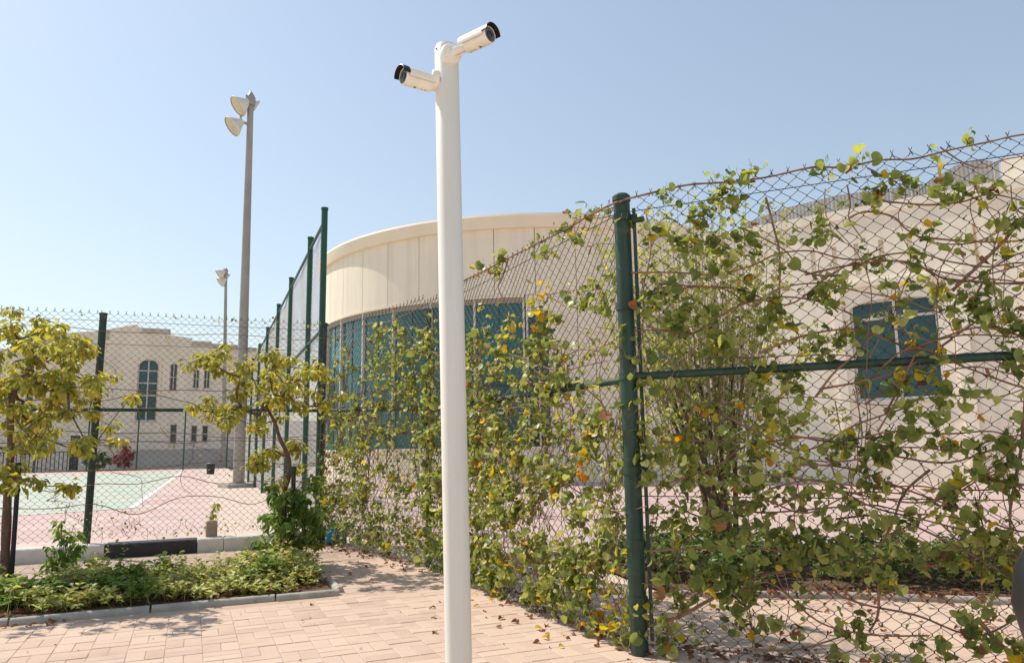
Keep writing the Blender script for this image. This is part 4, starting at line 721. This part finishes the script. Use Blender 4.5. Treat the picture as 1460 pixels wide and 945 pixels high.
st1 = [(.005, [(0, 2.75), (.7, 2.70), (1.4, 2.74), (2.1, 2.68), (2.85, 2.74)])]
for k in range(50):
    s = r.uniform(0.05, 2.8); z = r.uniform(1.2, 2.7); pts = [(s, z)]; L = r.uniform(.7, 1.8)
    for j in range(6): pts.append((min(2.85, max(0, pts[-1][0] + r.gauss(0, .08))), max(.04, pts[-1][1] - L / 6)))
    st1.append((r.choice((.002, .0025, .004)), pts))
for k in range(14):
    s = r.uniform(0, 1.8); z = r.uniform(.5, 2.5); pts = [(s, z)]
    for j in range(4): pts.append((pts[-1][0] + .25, max(.05, pts[-1][1] + r.gauss(0, .1))))
    st1.append((.004, pts))
ext1 = [(r.uniform(0.02, 2.8), min(2.6, abs(r.gauss(.5, .95)) + .06), r.uniform(.06, .13), r.randrange(4, 10), 'g') for k in range(300)]
ext1 += [(r.uniform(1.5, 2.8), r.uniform(1.6, 2.65), r.uniform(.06, .12), r.randrange(4, 9), 'g') for k in range(50)]
vine('thinner yellowing vine on the far corner fence left of the white pole', (PC.x, PC.y), u1, ext1, st1, n1, .062, LM2, 'stem', 1.2, 300, 8, dens=1.5, smax=2.85)
st4 = []; ext4 = []
for z, a in ((2.72, .01), (2.0, .03), (1.86, .04), (1.42, .04), (1.33, .02), (1.05, .03), (.82, .05), (.62, .06)):
    pts = [(0.0, z + r.gauss(0, a))]
    while pts[-1][0] < 7.9: pts.append((pts[-1][0] + .45, max(.2, z + r.gauss(0, a))))
    cut = r.randrange(0, 5); st4.append((.005 if z < 2.5 else .004, pts[cut:]))
for k in range(14):
    s = r.uniform(4.5, 8); z = r.uniform(.8, 2.7); pts = [(s, z)]
    for j in range(5): pts.append((pts[-1][0] + r.gauss(.05, .12), max(.2, pts[-1][1] - r.uniform(.05, .2))))
    st4.append((.003, pts))
ext4 += [(5.0 + k * .075, 2.93 + r.gauss(0, .012), .018, r.choice((0, 1, 2, 3)), 'g') for k in range(44)]
ext4 += [(r.uniform(5.0, 8.2), r.uniform(.25, 2.6), r.uniform(.03, .08), r.randrange(2, 6), 'g') for k in range(46)]
ext4 += [(5.0 + k * .07, .22 + abs(r.gauss(0, .05)), .07, r.randrange(3, 7), 'g') for k in range(34)]
ext4 += [(5.15 + r.gauss(0, .12), .3 + k * .035, .09, 5, 'g') for k in range(14)] + [(5.75 + r.gauss(0, .09), .25 + k * .03, .07, 4, 'g') for k in range(9)]
vine('bare trailing vine stems with few leaves on the far left fence', (-6.4, 10.35), Vector((1, 0, 0)), ext4, st4, Vector((0, -1, 0)), .062, LM2, 'stem', .15, 300, 9, zrange=(.18, 3.0), smax=8.0)

# ------------------------------------------------------------------ trees
def branch_tree(nodes_trunk, tips, r0, r):
    """grow limbs from the trunk line to each tip through the nearest node already placed"""
    N = [Vector(p) for p in nodes_trunk]; par = [i - 1 for i in range(len(N))]
    for t in sorted(tips, key=lambda t: min((t - n).length for n in N)):
        best = min(range(2, len(N)), key=lambda i: (t - N[i]).length * (1 + .7 * max(0, N[i].z - t.z)))
        a = N[best]; m = a.lerp(t, .55) + Vector((r.gauss(0, .03), r.gauss(0, .03), -.04 - r.random() * .04)) * (t - a).length * 1.2
        N.append(m); par.append(best); N.append(t); par.append(len(N) - 2)
    w = [1] * len(N)
    for i in range(len(N) - 1, 0, -1): w[par[i]] += w[i]
    rad = [max(.004, r0 * (x / w[0]) ** .48) for x in w]
    return N, par, rad
def whorl(cl, c, R, cnt, shapes, r, size, mi=0, droop=.6):
    for k in range(cnt):
        d = rvec(r); d.z = d.z * .7 - droop * r.random() + .15; d.normalize()
        p = c + d * R * r.uniform(.1, .55)
        nn = (Vector((0, 0, 1)) * .7 + d * .6 + rvec(r) * .45)
        cl.leaf(r.choice(shapes), p, nn, d + Vector((0, 0, -droop * r.random())), size * r.uniform(.7, 1.25), mi)
def tree(base, trunk, tips, label, r0, seed, suckers=(), leafn=24, more=(0, 1, 1)):
    r = random.Random(seed); B = Vector((*base, 0)); root = thing('young_tree', (base[0], base[1], .03), label, 'tree')
    at = lambda q, spread: B + CR * q[0] + CF * r.gauss(0, spread) + Vector((0, 0, q[1]))
    T = [at(q, 0 if i < 3 else .06) for i, q in enumerate(trunk)]
    tipsP = [at(q, .34) for q in tips]
    tipsP += [t + Vector((r.gauss(0, .11), r.gauss(0, .2), r.gauss(-.01, .09))) for t in tipsP for _ in range(r.choice(more))]
    N, par, rad = branch_tree(T, tipsP, r0, r)
    tr = MB(); tr.tube(spline(N[:len(T)], 4), [max(.008, r0 * (1 - .55 * i / (4 * (len(T) - 1)))) * (1 + .07 * math.sin(i * 1.7)) for i in range(4 * (len(T) - 1) + 1)], 10)
    sobj(tr, 'trunk', M['bark'], root, 70)
    limbs = {}; owner = {}
    for i in range(len(T), len(N)):
        owner[i] = owner[par[i]] if par[i] in owner else i
        limbs.setdefault(owner[i], MB()).tube([N[par[i]], N[i]], [min(rad[par[i]], .022), min(rad[i], .018)], 6, False)
    for k in limbs: sobj(limbs[k], 'limb', M['bark'], root, 70)
    cl = Cloud()
    for t in tipsP: whorl(cl, t, .125, leafn + r.randrange(-4, 9), SML['obovate'], r, .078, 0, .85)
    c = cl.mb.obj('crown', M['tree'], root); c['kind'] = 'stuff'
    if suckers:
        cl = Cloud(); sm = MB(); S = [at(q, .12) for q in suckers]
        S += [s + Vector((r.gauss(0, .07), r.gauss(0, .1), r.gauss(0, .06))) for s in S for _ in range(3)]
        for s in S:
            whorl(cl, s, .12, 18, SML['ovate'], r, .085, 0, .9)
            q = B + Vector((0, 0, max(.05, s.z - .25))); sm.tube([q, q.lerp(s, .6) + Vector((0, 0, .05)), s], .004, 5, False)
        c = cl.mb.obj('sucker_leaves', M['sucker'], root); c['kind'] = 'stuff'; sm.obj('sucker_shoots', M['stemgreen'], root)
    return root
tree((-1.483, 8.227), T1L, T1C, 'yellow-green young tree at the left edge of the planted bed', .042, 3, (), 24, (0, 1, 2))
tree((0.968, 8.387), T2L, T2C, 'slender young tree with dark sucker leaves in front of the corner post', .034, 4, T2S, 24, (1, 1, 2))
def stake(name, p0, p1, rad, mat, label):
    o = thing(name, p0, label, 'stake'); sobj(MB().tube([p0, p1], rad, 10), 'pole', M[mat], o); sobj(MB().lathe(p1, (0, 0, 1), [(-.002, rad * 1.15), (.015, rad * 1.15), (.02, 0)], 10), 'cap', M[mat], o)
    sobj(MB().lathe((Vector(p1) - Vector((0, 0, .25))), (0, 0, 1), [(0, rad * 1.5), (.03, rad * 1.5)], 10), 'tie', M['darkpipe'], o)
stake('tree_stake', (1.03, 8.30, .03), (1.03, 8.31, 1.02), .024, 'postgreen', 'green stake tied beside the slender young tree')
stake('tree_stake', (.88, 8.2, .03), (.95, 8.26, .62), .009, 'darkpipe', 'thin leaning dark stick at the foot of the slender tree')
stake('tree_stake', (-1.425, 8.20, .03), (-1.44, 8.2, 1.12), .020, 'darkpipe', 'dark stake beside the trunk at the left edge')

# ------------------------------------------------------------------ planted beds
def cover(name, poly, hmax, count, mats, size, label, seed, shape='ovate', fade=None, patchy=True):
    r = random.Random(seed); xs = [p[0] for p in poly]; ys = [p[1] for p in poly]; cl = Cloud(); k = 0
    while k < count:
        x, y = r.uniform(min(xs), max(xs)), r.uniform(min(ys), max(ys))
        if not inside(poly, x, y): continue
        k += 1
        h = hmax * (.5 + .5 * noise.noise(Vector((x * 2.1, y * 2.1, seed)))+ .25 * noise.noise(Vector((x * 6, y * 6, seed + 3)))); h = max(.05, h) * r.uniform(.6, 1.15)
        if patchy and noise.noise(Vector((x * 1.7, y * 1.7, seed + 8))) < -.22 and r.random() < .85: continue
        if fade: h *= fade(x, y)
        if r.random() < .03: h *= 1.7
        dark = len(mats) > 2 and noise.noise(Vector((x * 1.3, y * 1.6, seed + 20))) > .27; big = 1.25 if dark else 1.0
        L = r.randrange(5, 9); top = Vector((x + r.gauss(0, .05), y + r.gauss(0, .05), .04 + h)); b = Vector((x, y, .03))
        for j in range(L):
            t = 1 - .75 * (j / L) * r.uniform(.5, 1); p = b.lerp(top, t); a = r.uniform(0, 6.28); d = Vector((math.cos(a), math.sin(a), r.uniform(-.25, .7)))
            cl.leaf(r.choice(SML[shape]), p, Vector((0, 0, 1)) + rvec(r) * .5 - d * .3, d, size * r.uniform(.6, 1.3) * big, (2 if dark else 0) if r.random() < .96 or len(mats) < 2 else 1)
        if r.random() < .5: cl.mb.cur = 0; cl.mb.tube([b, top], .002, 3, False)
    return tag(cl.mb.obj(name, mats), label, 'ground cover', kind='stuff')
cover('ground_cover', [(-6.5, 6.72), (1.12, 6.70), (1.16, 8.0), (1.0, 8.4), (.55, 8.2), (.3, 7.65), (-6.5, 7.75)], .34, 5600, [M['cover'], M['lb'], M['sucker']], .056, 'pale variegated ground cover filling the planted bed', 11, fade=lambda x, y: .62 + .38 * min(1, (y - 6.7) / .6))
cover('hedge_cover', [(3.75, 5.35), (4.7, 4.75), (5.5, 4.15), (7.6, 2.5), (8.3, 3.4), (6.0, 5.9), (5.0, 7.3), (4.0, 6.9)], .42, 2100, [M['hedge'], M['lb']], .075, 'dark green planting behind the right fence panel', 12)
def small_bush(base, h, rad, n, mat, label, seed, name='leafy_shrub', size=.08, shape='ovate'):
    r = random.Random(seed); B = Vector(base); o = thing(name, base, label, 'shrub'); cl = Cloud(); st = MB()
    for k in range(n):
        a = r.uniform(0, 6.28); q = math.sqrt(r.random()) * rad; z = h * r.uniform(.25, 1); w = math.sin(math.pi * min(.97, max(.12, z / h))) ** .5
        p = B + Vector((math.cos(a) * q * w, math.sin(a) * q * w, z)); st.tube([B, B.lerp(p, .5) + Vector((0, 0, .05)), p], .004, 4, False)
        whorl(cl, p, size * 1.1, 9, SML[shape], r, size)
    cl.mb.obj('foliage', mat, o)['kind'] = 'stuff'; st.obj('stems', M['stemgreen'], o)
small_bush((-1.04, 8.30, .03), .56, .14, 22, M['sucker'], 'dark green leafy shrub behind the pale ground cover', 21)
small_bush((.30, 10.42, .34), .22, .09, 7, M['shrub'], 'small sprig growing out of the weathered block', 23, 'sprig', .055)
small_bush((-4.0, 57.5, .1), 1.9, .6, 26, M['red'], 'red flowering shrub in front of the far building', 24, size=.3)
small_bush((-5.7, 58.5, .1), 1.3, .9, 40, M['hedge'], 'dark low shrub beside the far door', 25, size=.28)
st = thing('weathered_block', (.30, 10.42, .1), 'short weathered block standing on the kerb', 'block')
sobj(MB().box((.30, 10.33, .245), (.13, .10, .22), .06, .012), 'block', M['stub'], st); sobj(MB().box((.30, 10.33, .14), (.15, .12, .03), .06, .006), 'foot', M['stub'], st)

# tall many-stemmed shrub behind the right panel
r = random.Random(41); SB = Vector((5.25, 6.62, .03)); sh = thing('tall_shrub', SB, 'tall shrub of many pale upright stems behind the green corner post', 'shrub')
cl = Cloud(); main = MB(); fine = MB()
for k in range(9):
    a = r.uniform(0, 6.28); b = SB + Vector((math.cos(a) * .13, math.sin(a) * .13, 0)); t = SB + CR * r.uniform(-.75, .6) + CF * r.gauss(0, .35) + Vector((0, 0, r.uniform(1.5, 2.3)))
    main.tube(spline([b, b.lerp(t, .35) + Vector((r.gauss(0, .04), r.gauss(0, .04), .1)), t], 5), [.035 - .002 * i for i in range(11)], 7)
for k in range(120):
    x = r.gauss(-.2, .6); x = max(-1.15, min(.95, x)); y = r.gauss(0, .38); z0 = r.uniform(.9, 1.9)
    b = SB + CR * x * .45 + CF * y * .5 + Vector((0, 0, z0)); H = r.uniform(3.1, 4.05) * (1 - .10 * abs(x + .1)); t = SB + CR * (x + r.gauss(0, .1)) + CF * y + Vector((0, 0, H))
    P = spline([b, b.lerp(t, .5) + Vector((r.gauss(0, .07), r.gauss(0, .07), 0)), t], 5); fine.tube(P, [.008 - .0005 * i for i in range(len(P))], 4, False)
    for j in range(r.randrange(18, 34)):
        p = P[min(len(P) - 1, int(len(P) * r.random() ** .7))] + rvec(r) * r.uniform(.01, .12)
        cl.leaf(r.choice(SML['kidney']), p, Vector((0, 0, .6)) + rvec(r), rvec(r) + Vector((0, 0, -.2)), r.uniform(.035, .075), 0)
for k in range(760):
    x = r.gauss(-.15, .62); p = SB + CR * x + CF * r.gauss(0, .4) + Vector((0, 0, r.uniform(.7, 2.6)))
    whorl(cl, p, .09, 5, SML['kidney'], r, .06)
sobj(main, 'trunk', M['bark'], sh, 60); fine.obj('stems', M['barkpale'], sh, True); cl.mb.obj('crown', M['shrub'], sh)['kind'] = 'stuff'

# fallen leaves
def dry_leaf(r):
    V, F = leaf_shape('ovate', r.randrange(99)); c = r.uniform(.8, 2.2)
    return [(x, y, z * .6 + c * x * x + .4 * (y - .5) ** 2) for x, y, z in V], F
DL = [dry_leaf(rnd) for _ in range(5)]; dlm = [MB().add(*d).mesh('fallen_leaf', M['lb']) for d in DL]
spots = [(692, 865), (707, 850), (720, 866), (720, 897), (722, 915), (768, 895), (770, 882), (798, 891), (797, 898), (806, 907), (752, 872), (745, 870), (862, 930), (842, 908), (705, 878), (475, 857), (490, 800), (512, 808), (527, 794), (532, 811), (567, 798), (578, 804), (587, 798), (600, 800), (745, 900), (885, 938)]
GPT = [(2.03, 5.83), (2.06, 5.37), (1.80, 5.15), (1.55, 4.95), (1.98, 4.86), (2.13, 4.92), (2.2, 4.68), (2.18, 4.60), (2.05, 4.40), (2.10, 5.12), (1.93, 5.42), (1.78, 5.68), (1.84, 5.55), (2.24, 4.42), (1.68, 5.38), (.95, 6.25), (1.35, 7.8), (1.5, 7.5), (1.72, 7.95), (1.62, 7.2), (1.96, 7.75), (2.02, 7.4), (2.05, 7.6), (2.12, 7.3), (1.72, 4.75), (2.33, 4.15)]
for i, (x, y) in enumerate(GPT):
    o = link('fallen_leaf', dlm[i % 5]); o.location = (x, y, .006); s = rnd.uniform(.035, .065); o.scale = (s, s, s); o.rotation_euler = (rnd.gauss(0, .25), rnd.gauss(0, .25), rnd.uniform(0, 6.28))
    tag(o, 'dry brown leaf fallen on the paving along the vine fence', 'leaf', 'fallen leaves on the paving')
lit = Cloud(); r = random.Random(55)
def scatter(n, fn, mi=0, z=.008, s=(.025, .055)):
    for k in range(n):
        x, y = fn(); lit.leaf(DL[r.randrange(5)], (x, y, z), Vector((0, 0, 1)) + rvec(r) * .4, Vector((r.gauss(0, 1), r.gauss(0, 1), 0)), r.uniform(*s), mi)
def along(A, B, off, sp):
    t = r.random(); return A[0] + (B[0] - A[0]) * t + off + r.gauss(0, sp), A[1] + (B[1] - A[1]) * t + r.gauss(0, sp)
scatter(190, lambda: along((2.28, 7.65), (2.46, 3.9), .08, .10)); scatter(120, lambda: along((1.66, 10.0), (2.28, 7.65), -.05, .10))
scatter(150, lambda: (r.uniform(.7, 1.8), 9.98 + r.gauss(0, .07))); scatter(260, lambda: (r.uniform(-4, 1.1), 6.74 + abs(r.gauss(0, .08))), 0, .05)
scatter(260, lambda: along((2.46, 3.9), (4.3, 1.9), .1, .16)); scatter(300, lambda: along((3.75, 5.2), (5.6, 3.9), .0, .16), 0, .045); scatter(90, lambda: along((3.3, 4.6), (4.8, 3.2), .0, .5))
scatter(40, lambda: (r.uniform(-1.5, 2.2), r.uniform(4.2, 6.4)), 0, .006, (.008, .022)); scatter(12, lambda: along((2.2, 6.5), (2.4, 4.0), -.15, .14), 1)
scatter(130, lambda: along((-6, 6.5), (-.8, 6.5), 0, .035))
tag(lit.mb.obj('leaf_litter', [M['lb'], M['ly']]), 'scattered dry leaf litter along fence feet and bed edges', 'leaf litter', kind='stuff')

# blue plastic bag caught at the kerb corner
bag = thing('plastic_bag', (1.76, 9.95, .0), 'crumpled blue plastic bag at the fence corner by the black kerb', 'bag')
mb = MB(); V = []; F = []; n, m = 14, 9
for i in range(m):
    for j in range(n):
        a = 2 * math.pi * j / n; b = math.pi * i / (m - 1); d = Vector((math.cos(a) * math.sin(b), math.sin(a) * math.sin(b), math.cos(b)))
        q = 1 + .55 * noise.noise(d * 2.3) + .35 * noise.noise(d * 6)
        V.append(Vector((1.78, 9.97, .12)) + Vector((d.x * .12, d.y * .09, d.z * .13)) * q)
for i in range(m - 1):
    for j in range(n): F.append((i * n + j, i * n + (j + 1) % n, (i + 1) * n + (j + 1) % n, (i + 1) * n + j))
mb.add(V, F).obj('bag_body', M['blue'], bag); MB().tube(spline([(1.78, 9.97, .2), (1.75, 9.94, .3), (1.80, 9.95, .34), (1.84, 9.96, .22)], 5), .007, 5).obj('bag_handle', M['blue'], bag)

# ------------------------------------------------------------------ camera pole with two cameras
pole = thing('camera_pole', (1.0654, 3.0704, 0), 'tall smooth off-white pole carrying two security cameras', 'pole')
ax = Vector((-.0144, .0049, 1)).normalized(); pb = Vector((1.0654, 3.0704, 0)); PR = .0555
sobj(MB().lathe(pb, ax, [(0, PR), (3.045, PR), (3.058, PR - .006), (3.06, 0)], 40), 'shaft', M['white_metal'], pole, 50)
sobj(MB().lathe(pb, ax, [(.001, .13), (.018, .13), (.018, PR)], 32), 'base_flange', M['white_metal'], pole)
for k in range(4): a = k * 1.571 + .4; sobj(MB().lathe(pb + Vector((math.cos(a) * .1, math.sin(a) * .1, .018)), (0, 0, 1), [(0, .012), (.02, .012), (.02, 0)], 6), 'anchor_bolt', M['steel'], pole)
for k in range(3): a = 2.2 + k * 1.2; p = pb + ax * 3.03; sobj(MB().lathe(p + Vector((math.cos(a) * PR, math.sin(a) * PR, 0)), (math.cos(a), math.sin(a), 0), [(-.003, .005), (.003, .004), (.004, 0)], 8), 'cap_screw', M['lensring'], pole)
def cctv(center, axis, mount_dir, mount_z, label):
    """bullet camera: axis towards the lens, on a ball bracket fixed to the pole"""
    t = Vector(axis).normalized(); c = Vector(center); L = .155; R = .039
    mp = pb + ax * mount_z + Vector(mount_dir).normalized() * PR; md = Vector(mount_dir).normalized()
    root = thing('security_camera', mp, label, 'camera'); b0 = c - t * L / 2; up = Vector((0, 0, 1)); up = (up - t * up.dot(t)).normalized()
    sobj(MB().lathe(b0, t, [(0, 0), (0, R * .72), (.014, R * .95), (.02, R), (L * .55, R), (L * .55 + .002, R - .0012), (L * .55 + .004, R), (L - .004, R), (L, R - .003), (L, R * .88), (L - .004, R * .87)], 36), 'housing', M['camwhite'], root, 35)
    mb = MB(); w = math.radians(105)
    mb.lathe(b0, t, [(-.006, R + .004), (-.006, R + .0065), (L - .012, R + .0065), (L - .012, R + .004), (-.006, R + .004)], 28, -w, w, up); s = sobj(mb, 'sun_shield', M['camwhite'], root, 35)
    mb = MB(); mb.lathe(b0, t, [(L - .014, R + .0035), (L - .014, R + .0085), (L + .019, R + .0095), (L + .021, R + .006), (L - .014, R + .0035)], 28, -w * .84, w * .84, up); sobj(mb, 'visor', M['black_plastic'], root, 35)
    g = MB().lathe(b0, t, [(L - .003, R * .87), (L - .003, R * .6), (L - .005, R * .36), (L - .005, 0)], 28); sobj(g, 'face_plate', M['lensring'], root)
    sobj(MB().lathe(b0, t, [(L - .0055, R * .42), (L - .001, R * .40), (L + .001, R * .3), (L + .002, 0)], 24), 'lens', M['glass_dark'], root)
    for k in range(10):
        a = 2 * math.pi * k / 10; e2 = t.cross(up); sobj(MB().lathe(b0 + t * (L - .007) + (up * math.cos(a) + e2 * math.sin(a)) * R * .63, t, [(0, .0038), (.002, .003), (.0025, 0)], 8), 'infrared_led', M['glass_dark'], root)
    # label and screws under the housing
    sobj(MB().lathe(b0 + t * L * .62 - up * (R - .001), -up, [(0, .007), (.002, .006), (.0025, 0)], 10), 'adjuster_screw', M['lensring'], root)
    for k in (.28, .38): sobj(MB().lathe(b0 + t * L * k - up * (R - .001), -up, [(0, .004), (.0015, .004), (.002, 0)], 8), 'screw', M['steel'], root)
    # bracket
    sobj(MB().lathe(mp - md * .016, md, [(0, .049), (.024, .049), (.030, .045), (.032, .03), (.040, .024), (.044, 0)], 32), 'bracket_base', M['camwhite'], root, 35)
    for k in range(3):
        a = k * 2.094 + .9; e1 = md.cross(Vector((0, 0, 1))).normalized(); e2 = md.cross(e1)
        sobj(MB().lathe(mp + (e1 * math.cos(a) + e2 * math.sin(a)) * .038 + md * .008, md, [(0, .0055), (.005, .0055), (.006, 0)], 8), 'screw', M['lensring'], root)
    j = b0 - up * .012 - t * .004
    sobj(MB().tube([mp + md * .012, (mp + md * .035).lerp(j, .35), j + t * .01], [.021, .018, .014], 14), 'bracket_arm', M['camwhite'], root, 60)
    sobj(MB().lathe(j - t * .006, t, [(-.01, 0), (-.008, .012), (0, .019), (.012, .020), (.02, .016)], 18), 'ball_joint', M['camwhite'], root, 60)
    sobj(MB().tube(spline([mp + md * .02 - up * .02, (mp + md * .04).lerp(j, .5) - up * .03, j - up * .018 + t * .02], 5), .0035, 6), 'cable', M['camwhite'], root, 60)
    return root
tw = -CF
cctv(pb + ax * 3.030 + CR * .150 + tw * .10, CR * .76 + tw * .64 + Vector((0, 0, -.02)), CR * .42 + tw * .9, 2.99, 'white security camera at the pole top pointing right, black visor')
cctv(pb + ax * 2.862 - CR * .128 + tw * .06, -CR * .78 + tw * .60 + Vector((0, 0, -.04)), -CR * .95 + tw * .2, 2.885, 'lower white security camera on the pole pointing left, black visor')

# ------------------------------------------------------------------ floodlight masts
def mast(base, height, top_off, r0, r1, heads, label, scale=1.0):
    o = thing('floodlight_mast', base, label, 'floodlight'); B = Vector(base); T = B + Vector((top_off[0], top_off[1], height))
    sobj(MB().tube([B, B.lerp(T, .5), T], [r0, (r0 + r1) / 2, r1], 14), 'mast', M['steel'], o, 60)
    sobj(MB().box(B + Vector((0, 0, .06)), (1.0, .9, .12), .3, .02), 'base_plate', M['concrete'], o)
    sobj(MB().lathe(T, (0, 0, 1), [(-.3, r1 * 1.5), (0, r1 * 1.6), (.15, r1 * .8), (.25, 0)], 12), 'mast_head', M['steel'], o)
    for off, aim, R in heads:
        c = T + Vector(off); a = Vector(aim).normalized(); m = c - a * R * .95
        mb = MB().lathe(c, a, [(-R * 1.15, 0), (-R * 1.15, R * .28), (-R * .85, R * .42), (-R * .3, R * .82), (0, R), (.03, R), (.03, R * .94)], 24); h = sobj(mb, 'floodlight_head', M['reflector'], o, 40)
        sobj(MB().lathe(c, a, [(.012, R * .94), (.025, 0)], 24), 'lamp_glass', M['lampglass'], h)
        sobj(MB().tube([m, Vector((T.x, T.y, m.z))], .05, 8), 'bracket', M['steel'], o)
        sobj(MB().tube([m + Vector((0, 0, -.25)), m + Vector((0, 0, .25))], .04, 6), 'yoke', M['steel'], o)
    return o
aim = (-CR * .62 - CF * .42 + Vector((0, 0, -.62)))
mast((1.485, 25.62, .096), 13.15, (-.09, 0), .185, .10, [((-.40, -.10, -.42), aim, .37), ((-.56, -.12, -1.18), aim, .36), ((.16, .25, -.22), CR * .8 + CF * .5 + Vector((0, 0, -.5)), .3)], 'tall grey floodlight mast with two round lamps beside the court')
mast((2.33, 59.0, .096), 14.7, (-.4, 0), .17, .10, [((-.45, -.1, -.35), aim, .42), ((-.35, -.1, -.95), aim, .40), ((.15, .2, -.5), CR * .8 + CF * .5 + Vector((0, 0, -.5)), .35)], 'distant floodlight mast in front of the far building')
bin_ = thing('waste_bin', (1.75, 44.0, .1), 'small dark bin at the far edge of the court', 'bin')
sobj(MB().lathe((1.05, 42.0, .096), (0, 0, 1), [(0, 0), (0, .18), (.5, .22), (.5, .19), (.46, 0)], 18), 'body', M['darkpipe'], bin_); sobj(MB().lathe((1.05, 42.0, .597), (0, 0, 1), [(0, .24), (.05, .23), (.09, .15), (.11, 0)], 18), 'lid', M['lensring'], bin_)
bin_.location = (1.05, 42.0, .096)
for ch in bin_.children: ch.matrix_parent_inverse = Matrix.Translation(-bin_.location)

# black rounded bollard at the right edge of the frame
bo = thing('bollard', (2.072, 1.190, 0), 'black rounded bollard head cut by the right edge of the picture', 'bollard')
sobj(MB().lathe((2.072, 1.190, 0), (0, 0, 1), [(.575, .05), (.59, .085), (.635, .13), (.70, .165), (.785, .182), (.87, .168), (.93, .135), (.97, .085), (.988, .04), (.99, 0)], 40), 'head', M['black_plastic'], bo, 60)
sobj(MB().lathe((2.072, 1.190, 0), (0, 0, 1), [(0.03, .07), (.58, .06)], 24), 'post', M['black_plastic'], bo, 60)
sobj(MB().lathe((2.072, 1.190, 0), (0, 0, 1), [(0, .12), (.03, .12), (.035, .06)], 24), 'base', M['black_plastic'], bo)
